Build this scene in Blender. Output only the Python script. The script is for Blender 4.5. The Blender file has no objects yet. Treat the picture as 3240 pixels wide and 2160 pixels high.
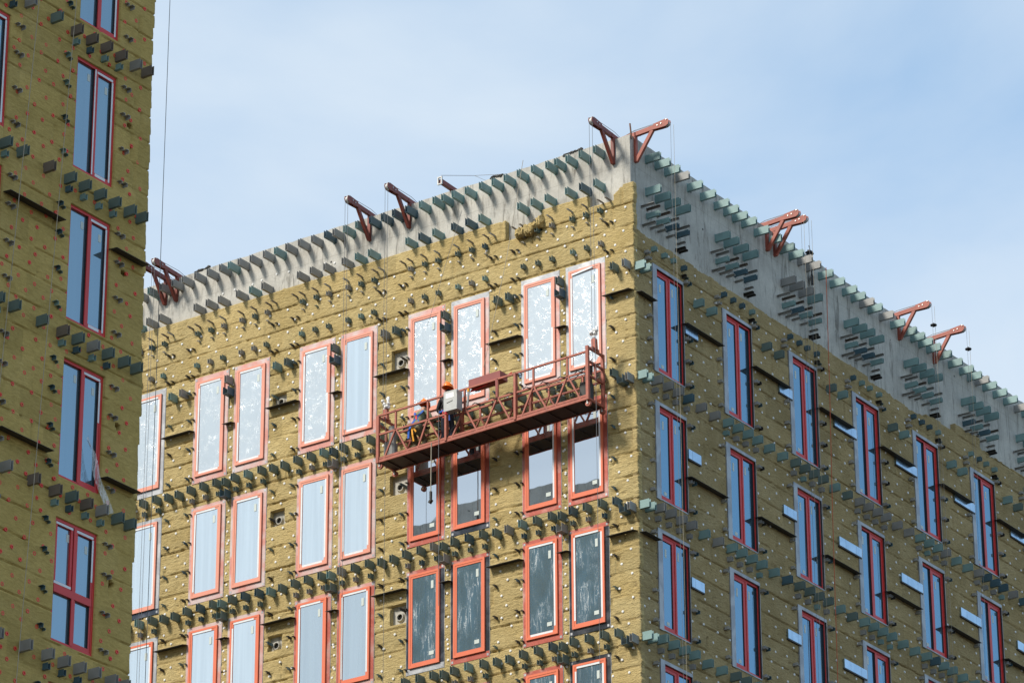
import bpy, math, random
import numpy as np
from mathutils import Matrix, Vector
C = bpy.context.scene.collection
PI = math.pi
Z0 = 28.843                                   # facade measurements are relative; this lifts the camera to 1.7 m
R_ = random.Random(7)

# ------------------------------------------------------------------ camera
F_PX, YAW, PITCH, ROLL = 12285.14, -0.60697846, 0.42257377, -0.00456283
fw = Vector((math.cos(PITCH)*math.sin(YAW), math.cos(PITCH)*math.cos(YAW), math.sin(PITCH)))
rt = Vector((math.cos(YAW), -math.sin(YAW), 0)); up = rt.cross(fw)
rt, up = math.cos(ROLL)*rt+math.sin(ROLL)*up, -math.sin(ROLL)*rt+math.cos(ROLL)*up
CAM = Vector((46.26186, -71.83451, 1.70))
cd = bpy.data.cameras.new('camera'); cam = bpy.data.objects.new('camera', cd); C.objects.link(cam)
cd.sensor_width = 36; cd.lens = F_PX/3240*36; cd.clip_start = 1; cd.clip_end = 6000
M = Matrix((rt, up, -fw)).transposed().to_4x4(); M.translation = CAM; cam.matrix_world = M
bpy.context.scene.camera = cam
def project(p):
    d = Vector(p)-CAM; D = d.dot(fw)
    return 1620+F_PX*d.dot(rt)/D, 1080-F_PX*d.dot(up)/D, D

# ------------------------------------------------------------------ light
TO_SUN = Vector((-0.46, -1.0, 1.0)).normalized()
EL = math.asin(TO_SUN.z); AZ = math.atan2(TO_SUN.x, TO_SUN.y)      # azimuth from +Y clockwise
sd = bpy.data.lights.new('sun', 'SUN'); sun = bpy.data.objects.new('sun', sd); C.objects.link(sun)
sd.energy = 3.5; sd.angle = math.radians(12); sd.color = (1.0, 0.93, 0.82)
sun.rotation_euler = TO_SUN.to_track_quat('Z', 'Y').to_euler(); sun.location = (-40, -60, 90)
w = bpy.data.worlds.new('World'); bpy.context.scene.world = w; w.use_nodes = True
nt = w.node_tree; nt.nodes.clear()
def N(t, tree=None, **kw):
    n = (tree or nt).nodes.new(t)
    for k, v in kw.items(): setattr(n, k, v)
    return n
sky = N('ShaderNodeTexSky', sky_type='NISHITA'); sky.sun_disc = False
sky.sun_elevation = EL; sky.sun_rotation = AZ; sky.air_density = 1.0; sky.dust_density = 0.6; sky.ozone_density = 1.6
bg = N('ShaderNodeBackground'); bg.inputs['Strength'].default_value = 0.15
wo = N('ShaderNodeOutputWorld')
tc = N('ShaderNodeTexCoord'); mp = N('ShaderNodeMapping'); mp.inputs['Scale'].default_value = (1.0, 1.0, 1.7)
mp.inputs['Location'].default_value = (0.42, 0.10, 0.0)
nz = N('ShaderNodeTexNoise'); nz.inputs['Scale'].default_value = 4.6; nz.inputs['Detail'].default_value = 9; nz.inputs['Roughness'].default_value = 0.5; nz.inputs['Distortion'].default_value = 0.35
cr = N('ShaderNodeValToRGB'); cr.color_ramp.elements[0].position = 0.34; cr.color_ramp.elements[1].position = 0.66
cr.color_ramp.elements[0].color = (0, 0, 0, 1); cr.color_ramp.elements[1].color = (0.95, 0.95, 0.95, 1)
mh = N('ShaderNodeMixRGB'); mh.inputs['Fac'].default_value = 0.30; mh.inputs['Color2'].default_value = (3.95, 5.35, 6.25, 1)      # thin high haze
mx = N('ShaderNodeMixRGB'); mx.inputs['Color2'].default_value = (3.65, 4.15, 4.65, 1)                                         # soft white cloud
vd = N('ShaderNodeVectorMath', operation='DOT_PRODUCT'); vd.inputs[1].default_value = (-0.82, -0.57, 0.12)                   # more cloud towards the left, clearer to the right
md = N('ShaderNodeMath', operation='MULTIPLY_ADD'); md.inputs[1].default_value = 0.42; md.use_clamp = True
L_ = nt.links.new
L_(tc.outputs['Generated'], vd.inputs[0]); L_(vd.outputs['Value'], md.inputs[0]); L_(nz.outputs['Fac'], md.inputs[2])
L_(tc.outputs['Generated'], mp.inputs['Vector']); L_(mp.outputs[0], nz.inputs['Vector']); L_(md.outputs[0], cr.inputs['Fac'])
L_(sky.outputs[0], mh.inputs['Color1']); L_(cr.outputs['Color'], mx.inputs['Fac']); L_(mh.outputs[0], mx.inputs['Color1'])
L_(mx.outputs[0], bg.inputs['Color']); L_(bg.outputs[0], wo.inputs['Surface'])
vs = bpy.context.scene.view_settings; vs.view_transform = 'Standard'; vs.look = 'None'; vs.gamma = 1; vs.use_curve_mapping = False; vs.exposure = 0.45

# ------------------------------------------------------------------ materials
class Mat:
    def __init__(s, name, base, rough=0.7, metal=0.0, spec=0.5):
        s.m = bpy.data.materials.new(name); s.m.use_nodes = True; s.t = s.m.node_tree
        s.b = s.t.nodes['Principled BSDF']; s.o = s.t.nodes['Material Output']
        s.b.inputs['Base Color'].default_value = (*base, 1); s.b.inputs['Roughness'].default_value = rough
        s.b.inputs['Metallic'].default_value = metal; s.b.inputs['Specular IOR Level'].default_value = spec
        s.base = base; s._c = None
    def n(s, t, **kw): return N(t, s.t, **kw)
    def l(s, a, b): s.t.links.new(a, b)
    def pos(s, scale=(1, 1, 1)):
        g = s.n('ShaderNodeNewGeometry'); m = s.n('ShaderNodeMapping'); m.inputs['Scale'].default_value = scale
        s.l(g.outputs['Position'], m.inputs['Vector']); return m.outputs[0]
    def obj(s, scale=(1, 1, 1)):
        g = s.n('ShaderNodeTexCoord'); m = s.n('ShaderNodeMapping'); m.inputs['Scale'].default_value = scale
        s.l(g.outputs['Object'], m.inputs['Vector']); return m.outputs[0]
    def noise(s, vec, scale, detail=4, rough=0.55, dist=0.0):
        n = s.n('ShaderNodeTexNoise'); n.inputs['Scale'].default_value = scale; n.inputs['Detail'].default_value = detail
        n.inputs['Roughness'].default_value = rough; n.inputs['Distortion'].default_value = dist
        s.l(vec, n.inputs['Vector']); return n.outputs['Fac']
    def ramp(s, fac, stops):
        r = s.n('ShaderNodeValToRGB'); e = r.color_ramp.elements
        while len(e) < len(stops): e.new(0.5)
        for i, (p, c) in enumerate(stops):
            e[i].position = p; e[i].color = (*c, 1) if len(c) == 3 else c
        s.l(fac, r.inputs['Fac']); return r.outputs['Color']
    def mix(s, fac, a, b, mode='MIX'):
        m = s.n('ShaderNodeMixRGB', blend_type=mode)
        for v, k in ((fac, 'Fac'), (a, 'Color1'), (b, 'Color2')):
            if hasattr(v, 'links') or hasattr(v, 'is_linked'): s.l(v, m.inputs[k])
            else: m.inputs[k].default_value = v if k == 'Fac' else (*v, 1)
        return m.outputs[0]
    def color(s, c): s.l(c, s.b.inputs['Base Color'])
    def bump(s, h, strength=0.5, dist=0.02):
        b = s.n('ShaderNodeBump'); b.inputs['Strength'].default_value = strength; b.inputs['Distance'].default_value = dist
        s.l(h, b.inputs['Height']); s.l(b.outputs[0], s.b.inputs['Normal']); return b.outputs[0]

def simple(name, base, rough=0.6, metal=0.0, var=0.15, scale=6.0, spec=0.4):
    m = Mat(name, base, rough, metal, spec)
    f = m.noise(m.pos(), scale, 5)
    m.color(m.ramp(f, [(0.3, tuple(c*(1-var) for c in base)), (0.7, tuple(min(1, c*(1+var)) for c in base))]))
    return m.m

def wool(name, ca, cb, cc, fib=1.0, bump=0.9):
    m = Mat(name, ca, 0.98, 0, 0.08)
    g = m.n('ShaderNodeNewGeometry'); sp = m.n('ShaderNodeSeparateXYZ'); m.l(g.outputs['Position'], sp.inputs[0])
    ad = m.n('ShaderNodeMath', operation='SUBTRACT'); m.l(sp.outputs['Y'], ad.inputs[0]); m.l(sp.outputs['X'], ad.inputs[1])
    cb_ = m.n('ShaderNodeCombineXYZ'); m.l(ad.outputs[0], cb_.inputs['X']); m.l(sp.outputs['Z'], cb_.inputs['Y'])
    uv = cb_.outputs[0]
    def st(sx, sy):
        q = m.n('ShaderNodeMapping'); q.inputs['Scale'].default_value = (sx, sy, 1); m.l(uv, q.inputs['Vector']); return q.outputs[0]
    big = m.noise(st(0.6, 0.9), 1.3, 5, 0.6, 0.5)
    fibre = m.noise(st(8*fib, 24*fib), 1.0, 5, 0.66, 0.5)
    fine = m.noise(st(40, 70), 1.0, 3, 0.6)
    c = m.ramp(big, [(0.28, cb), (0.5, ca), (0.72, cc)])
    br = m.n('ShaderNodeTexBrick'); br.inputs['Scale'].default_value = 1.0; br.inputs['Brick Width'].default_value = 1.2; br.inputs['Row Height'].default_value = 0.6
    br.inputs['Mortar Size'].default_value = 0.0; br.inputs['Color1'].default_value = (0.88, 0.88, 0.87, 1); br.inputs['Color2'].default_value = (1.09, 1.08, 1.06, 1); br.offset = 0.41
    m.l(uv, br.inputs['Vector'])
    c = m.mix(1.0, c, br.outputs['Color'], 'MULTIPLY')
    c = m.mix(1.0, c, m.ramp(fibre, [(0.25, (0.76, 0.74, 0.70)), (0.75, (1.16, 1.15, 1.13))]), 'MULTIPLY')
    c = m.mix(0.7, c, m.ramp(fine, [(0.3, (0.8, 0.79, 0.76)), (0.7, (1.15, 1.15, 1.14))]), 'MULTIPLY')
    m.color(c)
    h = m.n('ShaderNodeMath', operation='MULTIPLY_ADD'); h.inputs[1].default_value = 0.35; m.l(fine, h.inputs[0]); m.l(fibre, h.inputs[2])
    m.bump(h.outputs[0], bump, 0.05)
    return m.m

def concrete(name, base, dark, streak=1.0):
    m = Mat(name, base, 0.9, 0, 0.2)
    p = m.pos()
    big = m.noise(p, 0.9, 6, 0.6, 0.6)
    st = m.noise(m.pos((2.6, 2.6, 0.4)), 2.0, 8, 0.7, 0.9)
    fine = m.noise(p, 22, 5, 0.7)
    c = m.ramp(big, [(0.3, tuple(x*0.74 for x in base)), (0.52, base), (0.72, tuple(x*1.16 for x in base))])
    c = m.mix(m.ramp(st, [(0.52, (0, 0, 0)), (0.68, (streak, streak, streak))]), c, dark)
    c = m.mix(1.0, c, m.ramp(fine, [(0.3, (0.88, 0.88, 0.87)), (0.7, (1.08, 1.08, 1.08))]), 'MULTIPLY')
    g = m.n('ShaderNodeNewGeometry'); sp = m.n('ShaderNodeSeparateXYZ'); m.l(g.outputs['Position'], sp.inputs[0])
    ad = m.n('ShaderNodeMath', operation='SUBTRACT'); m.l(sp.outputs['Y'], ad.inputs[0]); m.l(sp.outputs['X'], ad.inputs[1])
    cb = m.n('ShaderNodeCombineXYZ'); m.l(ad.outputs[0], cb.inputs['X']); m.l(sp.outputs['Z'], cb.inputs['Y'])
    br = m.n('ShaderNodeTexBrick'); br.inputs['Scale'].default_value = 1; br.inputs['Brick Width'].default_value = 1.22; br.inputs['Row Height'].default_value = 3.0
    br.offset = 0.0; br.inputs['Mortar Size'].default_value = 0.008; br.inputs['Mortar Smooth'].default_value = 0.3
    br.inputs['Color1'].default_value = br.inputs['Color2'].default_value = (1, 1, 1, 1); br.inputs['Mortar'].default_value = (0.78, 0.77, 0.76, 1)
    m.l(cb.outputs[0], br.inputs['Vector'])
    c = m.mix(1.0, c, br.outputs['Color'], 'MULTIPLY')
    vo = m.n('ShaderNodeTexVoronoi'); vo.inputs['Scale'].default_value = 1.4; m.l(p, vo.inputs['Vector'])
    c = m.mix(m.ramp(vo.outputs['Distance'], [(0.035, (1, 1, 1)), (0.05, (0, 0, 0))]), c, (0.05, 0.05, 0.05))
    m.color(c)
    m.bump(m.mix(0.5, big, fine), 0.35, 0.03)
    return m.m

def glass(name, tint, refl, body, rough=0.015, wav=0.10, kind=None):
    m = Mat(name, body, 0.5, 0, 0.3)
    gl = m.n('ShaderNodeBsdfGlossy'); gl.inputs['Color'].default_value = (*tint, 1); gl.inputs['Roughness'].default_value = rough
    ms = m.n('ShaderNodeMixShader'); ms.inputs[0].default_value = refl
    m.l(m.b.outputs[0], ms.inputs[1]); m.l(gl.outputs[0], ms.inputs[2]); m.l(ms.outputs[0], m.o.inputs['Surface'])
    h = m.noise(m.pos(), 1.1, 2, 0.4)
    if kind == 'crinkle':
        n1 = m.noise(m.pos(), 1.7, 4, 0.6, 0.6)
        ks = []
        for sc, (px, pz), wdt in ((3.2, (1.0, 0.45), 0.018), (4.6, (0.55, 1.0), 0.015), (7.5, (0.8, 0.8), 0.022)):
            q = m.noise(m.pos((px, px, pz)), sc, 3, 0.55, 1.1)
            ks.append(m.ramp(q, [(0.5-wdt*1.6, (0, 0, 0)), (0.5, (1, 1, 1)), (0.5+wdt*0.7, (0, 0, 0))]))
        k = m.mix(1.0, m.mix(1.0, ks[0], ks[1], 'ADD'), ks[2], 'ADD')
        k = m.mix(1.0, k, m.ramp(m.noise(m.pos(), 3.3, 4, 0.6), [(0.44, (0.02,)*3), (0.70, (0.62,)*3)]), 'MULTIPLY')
        m.color(m.mix(k, m.ramp(n1, [(0.3, tuple(x*0.92 for x in body)), (0.7, tuple(min(1, x*1.07) for x in body))]), (0.82, 0.85, 0.87)))  # white film creases, their crinkle highlights also painted into the colour
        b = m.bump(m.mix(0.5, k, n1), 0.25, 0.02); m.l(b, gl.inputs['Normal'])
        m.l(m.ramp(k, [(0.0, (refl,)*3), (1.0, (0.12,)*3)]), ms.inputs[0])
    elif kind == 'scratch':
        n1 = m.noise(m.pos((1, 1, 0.16)), 6.0, 6, 0.62, 1.0)
        n3 = m.noise(m.pos((1, 1, 0.05)), 11.0, 3, 0.5, 0.3)
        n2 = m.noise(m.pos((1, 1, 0.45)), 2.1, 3, 0.5, 0.6)
        fl = m.noise(m.pos(), 38, 4, 0.75)
        k = m.ramp(n1, [(0.455, (0, 0, 0)), (0.49, (1, 1, 1)), (0.515, (0, 0, 0))])
        k = m.mix(1.0, k, m.ramp(fl, [(0.42, (0.05,)*3), (0.56, (1, 1, 1))]), 'MULTIPLY')
        k2 = m.ramp(n3, [(0.545, (0, 0, 0)), (0.56, (0.6,)*3), (0.575, (0, 0, 0))])
        k = m.mix(1.0, k, k2, 'ADD')
        k = m.mix(1.0, k, m.ramp(n2, [(0.42, (0.03,)*3), (0.60, (1, 1, 1))]), 'MULTIPLY')
        m.color(m.mix(k, m.ramp(n2, [(0.3, tuple(x*.8 for x in body)), (0.7, tuple(x*1.5 for x in body))]), (0.66, 0.70, 0.72)))
        b = m.bump(h, wav, 0.02); m.l(b, gl.inputs['Normal'])
        m.l(m.ramp(k, [(0.0, (refl,)*3), (1.0, (0.08,)*3)]), ms.inputs[0])
    else:
        if kind == 'film':
            s_ = m.noise(m.pos((9, 9, 0.25)), 1.0, 3, 0.5)
            m.color(m.ramp(s_, [(0.3, tuple(x*0.85 for x in body)), (0.7, tuple(min(1, x*1.12) for x in body))]))
        if wav: b = m.bump(h, wav, 0.02); m.l(b, gl.inputs['Normal'])
    return m.m

def flash_mat(name, a, b, rough=0.28, metal=0.85, patch=(0.46, 0.6)):
    m = Mat(name, a, rough, metal, 0.5)
    f = m.noise(m.pos(), 1.9, 3, 0.5, 0.5)
    m.color(m.ramp(f, [(patch[0], a), (patch[1], b)])); m.bump(m.noise(m.pos(), 4.5, 3), 0.35, 0.02)
    return m.m

MT = {}
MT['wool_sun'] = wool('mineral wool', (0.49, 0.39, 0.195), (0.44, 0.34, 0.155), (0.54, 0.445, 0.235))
MT['wool_shade'] = wool('shade toned mineral wool', (0.385, 0.30, 0.16), (0.32, 0.247, 0.125), (0.45, 0.36, 0.205))  # same wool toned darker, the facade's shade put into its colour
MT['wool_near'] = wool('smooth mineral wool', (0.44, 0.325, 0.118), (0.39, 0.288, 0.10), (0.485, 0.365, 0.145), 0.8, 0.35)
MT['concrete'] = concrete('cast concrete', (0.455, 0.442, 0.405), (0.18, 0.172, 0.155), 0.95)
MT['roofing'] = simple('roof felt', (0.10, 0.10, 0.10), 0.9)
MT['teal'] = simple('teal grey paint', (0.18, 0.29, 0.285), 0.42, 0, 0.14, 3)
MT['grey'] = simple('warm grey paint', (0.25, 0.25, 0.24), 0.45, 0, 0.14, 3)
MT['navy'] = simple('dark blue grey paint', (0.055, 0.11, 0.14), 0.42, 0, 0.14, 3)
MT['green'] = simple('dark green grey paint', (0.115, 0.165, 0.155), 0.45, 0, 0.14, 3)
MT['zinc'] = simple('dull zinc', (0.36, 0.36, 0.35), 0.45, 0.3, 0.12, 8)
MT['brown'] = simple('brown grey paint', (0.15, 0.125, 0.105), 0.5, 0, 0.14, 3)
MT['dark'] = simple('dark sheet metal', (0.045, 0.043, 0.04), 0.6, 0.2, 0.2, 8)
MT['flash_pink'] = flash_mat('filmed red flashing', (0.46, 0.20, 0.165), (0.46, 0.37, 0.36), 0.5, 0.2, (0.38, 0.62))
MT['flash_red'] = flash_mat('red flashing', (0.36, 0.08, 0.055), (0.42, 0.24, 0.21), 0.4, 0.3, (0.5, 0.72))
MT['flash_grey'] = flash_mat('galvanised flashing', (0.27, 0.28, 0.30), (0.37, 0.38, 0.395), 0.48, 0.45)
MT['flash_dark'] = flash_mat('polished dark flashing', (0.05, 0.06, 0.08), (0.12, 0.13, 0.16), 0.22, 0.6)
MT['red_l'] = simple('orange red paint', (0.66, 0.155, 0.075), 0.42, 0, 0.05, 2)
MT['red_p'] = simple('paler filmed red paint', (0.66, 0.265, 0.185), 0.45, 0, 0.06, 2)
MT['red_r'] = simple('shade toned red paint', (0.55, 0.032, 0.028), 0.4, 0, 0.06, 2)  # frame red again, darkened to carry the shade of its facades
MT['tape'] = simple('white protective tape', (0.66, 0.69, 0.72), 0.5, 0, 0.06, 5)
MT['sticker'] = simple('pale sticker', (0.52, 0.57, 0.54), 0.6, 0, 0.03)
MT['gasket'] = simple('black gasket', (0.02, 0.02, 0.022), 0.6)
MT['g_clear'] = glass('clear coated glass', (0.86, 0.92, 0.98), 0.70, (0.012, 0.018, 0.022), 0.012, 0.12)
MT['g_film'] = glass('filmed glass', (0.82, 0.90, 0.97), 0.46, (0.40, 0.50, 0.58), 0.10, 0.12, 'film')
MT['g_haze'] = glass('hazy filmed glass', (0.80, 0.88, 0.95), 0.50, (0.20, 0.27, 0.31), 0.10, 0.12, 'film')
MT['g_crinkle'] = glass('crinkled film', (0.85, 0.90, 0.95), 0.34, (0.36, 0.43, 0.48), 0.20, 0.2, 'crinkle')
MT['g_scratch'] = glass('peeling film on glass', (0.55, 0.78, 0.98), 0.34, (0.034, 0.098, 0.165), 0.02, 0.12, 'scratch')
MT['g_blue'] = glass('blue coated glass', (0.34, 0.58, 0.75), 0.50, (0.02, 0.05, 0.075), 0.02, 0.10)
MT['g_near'] = glass('dusty blue glass', (0.52, 0.70, 0.80), 0.42, (0.075, 0.12, 0.15), 0.05, 0.25, 'film')
MT['anchor_w'] = simple('white plastic', (0.75, 0.75, 0.74), 0.5, 0, 0.04)
MT['anchor_r'] = simple('red plastic', (0.68, 0.06, 0.035), 0.5, 0, 0.1)
MT['hole'] = simple('black void', (0.006, 0.006, 0.006), 1.0)  # flat black standing in for the unlit depth of pipes and ducts
MT['trim'] = flash_mat('blue white sheet metal', (0.38, 0.50, 0.60), (0.46, 0.58, 0.68), 0.22, 0.95)
MT['jib_r'] = simple('red oxide paint', (0.29, 0.068, 0.042), 0.5, 0, 0.2, 5)
MT['jib_l'] = simple('dark red oxide paint', (0.19, 0.045, 0.032), 0.5, 0, 0.2, 5)
MT['cradle'] = simple('worn red oxide paint', (0.33, 0.088, 0.055), 0.55, 0, 0.22, 7)
MT['deck'] = simple('dark oxide plate', (0.032, 0.014, 0.012), 0.6, 0, 0.2, 4)
MT['box_red'] = simple('wine red paint', (0.24, 0.045, 0.04), 0.5, 0, 0.12, 3)
MT['bolt'] = simple('bright zinc bolt', (0.65, 0.63, 0.6), 0.35, 0.6)
MT['cable'] = simple('grey wire', (0.16, 0.165, 0.17), 0.5, 0.2)
MT['cable_tan'] = simple('tan rope', (0.36, 0.32, 0.25), 0.9)
MT['cable_orange'] = simple('orange cord', (0.50, 0.10, 0.04), 0.7)
MT['black'] = simple('black rubber', (0.012, 0.012, 0.013), 0.6)
MT['steel'] = simple('painted grey steel', (0.42, 0.42, 0.41), 0.45, 0.3, 0.12, 9)
MT['boxgrey'] = simple('light grey enamel', (0.40, 0.41, 0.40), 0.4, 0.1, 0.10, 7)
MT['white'] = simple('white plastic wrap', (0.8, 0.8, 0.79), 0.4, 0, 0.1, 20)
MT['skin'] = simple('skin', (0.44, 0.25, 0.17), 0.6, 0, 0.05)
MT['olive'] = simple('olive jacket cloth', (0.17, 0.19, 0.12), 0.9, 0, 0.2, 18)
MT['camo'] = simple('mottled olive trouser cloth', (0.13, 0.105, 0.06), 0.95, 0, 0.6, 16)
MT['blackcloth'] = simple('black cloth', (0.013, 0.013, 0.016), 0.9, 0, 0.3, 18)
MT['navycloth'] = simple('navy trouser cloth', (0.012, 0.016, 0.03), 0.9, 0, 0.3, 18)
MT['boot'] = simple('dark boot leather', (0.02, 0.018, 0.016), 0.6)
MT['helmet'] = simple('orange helmet plastic', (0.85, 0.19, 0.015), 0.35, 0, 0.04)
MT['strapblue'] = simple('blue webbing', (0.01, 0.09, 0.42), 0.7)
MT['strapred'] = simple('red webbing', (0.6, 0.05, 0.05), 0.7)
MT['strapyel'] = simple('yellow webbing', (0.75, 0.33, 0.02), 0.7)
MT['ground'] = simple('dusty site ground', (0.075, 0.07, 0.06), 0.95, 0, 0.25, 0.15)
MT['rust'] = simple('rusty steel', (0.16, 0.08, 0.05), 0.8, 0.2, 0.3, 10)
pf = Mat('clear plastic film', (0.8, 0.82, 0.82), 0.25, 0, 0.6)
tr = pf.n('ShaderNodeBsdfTransparent'); mp_ = pf.n('ShaderNodeMixShader')
pf.l(pf.ramp(pf.noise(pf.pos((6, 6, 1.5)), 2.2, 5, 0.6, 1.0), [(0.35, (0.10,)*3), (0.68, (0.62,)*3)]), mp_.inputs[0])
pf.l(tr.outputs[0], mp_.inputs[1]); pf.l(pf.b.outputs[0], mp_.inputs[2]); pf.l(mp_.outputs[0], pf.o.inputs['Surface']); MT['film'] = pf.m

# ------------------------------------------------------------------ mesh helpers
class MB:
    def __init__(s): s.v = []; s.f = []; s.m = []
    def add(s, vs, fs, m=0):
        o = len(s.v); s.v += [tuple(v) for v in vs]; s.f += [tuple(i+o for i in f) for f in fs]; s.m += [m]*len(fs)
    def box(s, x0, x1, y0, y1, z0, z1, m=0):
        s.add([(x0,y0,z0),(x1,y0,z0),(x1,y1,z0),(x0,y1,z0),(x0,y0,z1),(x1,y0,z1),(x1,y1,z1),(x0,y1,z1)],
              [(0,3,2,1),(4,5,6,7),(0,1,5,4),(1,2,6,5),(2,3,7,6),(3,0,4,7)], m)
    def bar(s, p, q, wx, wz, m=0, upv=(0, 0, 1)):
        p = Vector(p); q = Vector(q); d = (q-p).normalized(); a = d.cross(Vector(upv))
        if a.length < 1e-4: a = d.cross(Vector((1, 0, 0)))
        a.normalize(); b = a.cross(d); a = a*wx/2; b = b*wz/2
        s.add([p-a-b, p+a-b, p+a+b, p-a+b, q-a-b, q+a-b, q+a+b, q-a+b], [(0,1,2,3),(7,6,5,4),(0,4,5,1),(1,5,6,2),(2,6,7,3),(3,7,4,0)], m)
    def cyl(s, p, q, r, n=10, m=0, r2=None, caps=True):
        p = Vector(p); q = Vector(q); d = (q-p).normalized(); a = d.orthogonal().normalized(); b = d.cross(a); r2 = r if r2 is None else r2
        vs = [p+(a*math.cos(2*PI*i/n)+b*math.sin(2*PI*i/n))*r for i in range(n)]+[q+(a*math.cos(2*PI*i/n)+b*math.sin(2*PI*i/n))*r2 for i in range(n)]
        fs = [(i, (i+1) % n, n+(i+1) % n, n+i) for i in range(n)]
        if caps: fs += [tuple(range(n-1, -1, -1)), tuple(range(n, 2*n))]
        s.add(vs, fs, m)
    def path(s, pts, r, n=5, m=0):
        for a, b in zip(pts[:-1], pts[1:]): s.cyl(a, b, r, n, m)
    def blob(s, c, r, m=0, seed=0, nu=8, nv=6, jag=0.3):
        rr = random.Random(seed); vs = []; fs = []
        for j in range(nv+1):
            th = PI*j/nv
            for i in range(nu):
                k = 1+rr.uniform(-jag, jag) if 0 < j < nv else 1
                vs.append((c[0]+r[0]*k*math.sin(th)*math.cos(2*PI*i/nu), c[1]+r[1]*k*math.sin(th)*math.sin(2*PI*i/nu), c[2]+r[2]*k*math.cos(th)))
        for j in range(nv):
            for i in range(nu): fs.append((j*nu+i, (j+1)*nu+i, (j+1)*nu+(i+1) % nu, j*nu+(i+1) % nu))
        s.add(vs, fs, m)
    def mesh(s, name, mats, smooth=False):
        me = bpy.data.meshes.new(name); me.from_pydata(s.v, [], s.f)
        for k in mats: me.materials.append(MT[k])
        me.polygons.foreach_set('material_index', s.m)
        if smooth: me.polygons.foreach_set('use_smooth', [True]*len(s.f))
        me.update(); return me
    def build(s, name, mats, parent=None, mat=None, smooth=False):
        return link(name, s.mesh(name, mats, smooth), parent, mat)

def link(name, me, parent=None, mat=None):
    """mat: world matrix of the mesh's own coordinates"""
    o = bpy.data.objects.new(name, me); C.objects.link(o)
    place(o, parent, mat if mat is not None else Matrix())
    return o
WM = {}
def place(o, parent, mat):
    WM[o.name] = mat.copy()
    if parent is not None:
        o.parent = parent; o.matrix_basis = WM[parent.name].inverted() @ mat
    else: o.matrix_basis = mat
def empty(name, loc):
    o = bpy.data.objects.new(name, None); C.objects.link(o); o.empty_display_size = 0.3
    place(o, None, Matrix.Translation(loc)); return o
def tag(o, label, cat, group=None, kind=None):
    if label: o['label'] = label
    if cat: o['category'] = cat
    if group: o['group'] = group
    if kind: o['kind'] = kind
    return o
def FL(x, z, y=0.0): return Matrix.Translation((x, y, z+Z0))                                      # left facade frame: x right, y inward
def FR(y, z, x=0.0): return Matrix.Translation((x, y, z+Z0)) @ Matrix.Rotation(PI/2, 4, 'Z')      # right / near facade frame

# ------------------------------------------------------------------ numpy noise
def vnoise(x, y, seed=0):
    xi = np.floor(x).astype(np.int64); yi = np.floor(y).astype(np.int64); xf = x-xi; yf = y-yi
    def h(a, b):
        n = (a*374761393+b*668265263+seed*1274126177) & 0xffffffff
        n = ((n ^ (n >> 13))*1274126177) & 0xffffffff
        return ((n ^ (n >> 16)) & 0xffff)/65535.0
    sx = xf*xf*(3-2*xf); sy = yf*yf*(3-2*yf)
    return (h(xi, yi)*(1-sx)+h(xi+1, yi)*sx)*(1-sy)+(h(xi, yi+1)*(1-sx)+h(xi+1, yi+1)*sx)*sy
def fbm(x, y, seed=0, o=4):
    t = 0; a = 0.5
    for i in range(o): t = t+a*(vnoise(x, y, seed+i)-0.5); x = x*2.03; y = y*2.03; a *= 0.55
    return t
def rnd1(i, seed): return vnoise(i*1.0+0.0, i*0+0.5, seed)

def wool_height(U, Zz, seed, rough=1.0, groove=0.035, cover=0.5, off=0.012):
    """outward relief (m) of torn boards 0.6 x 1.2 m with broken joints"""
    wob = 0.035*fbm(U*1.7, Zz*1.7, seed+11, 3)
    zz = (Zz+wob)/0.6; row = np.floor(zz); dz = np.minimum(zz-row, row+1-zz)*0.6
    uu = (U+0.04*fbm(U*2, Zz*2, seed+13, 3))/1.2+vnoise(row*7.31+0.5, row*0+0.5, seed+3)*1.0
    col = np.floor(uu); du = np.minimum(uu-col, col+1-uu)*1.2
    h = off*(vnoise(row*3.7+0.5, col*5.3+0.5, seed+5)-0.5)*2
    mk = np.clip((vnoise(U*1.3, row*3.1+0.5, seed+7)-(1-cover))*5+0.5, 0, 1)
    h -= groove*np.exp(-(dz/0.013)**2)*mk*(0.6+0.9*vnoise(U*9, row*2.1+0.5, seed+9))
    h -= groove*0.7*np.exp(-(du/0.018)**2)*np.clip((vnoise(Zz*2.5, col*3.1+0.5, seed+8)-0.45)*5, 0, 1)
    h += rough*(0.009*fbm(U*1.6, Zz*2.6, seed+20, 3)+0.017*fbm(U*12, Zz*20, seed+30, 3))
    pits = vnoise(U*8, Zz*10, seed+40); h -= rough*0.03*np.clip((pits-0.86)*7, 0, 1)
    return h

def lines(a, b, step, extra):
    g = np.linspace(a, b, int(round((b-a)/step))+1)
    ex = np.array([e for e in extra if a < e < b])
    if len(ex): g = g[np.min(np.abs(g[:, None]-ex[None, :]), axis=1) > step*0.4]; g = np.sort(np.concatenate([g, ex]))
    return np.unique(np.round(g, 5))

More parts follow.
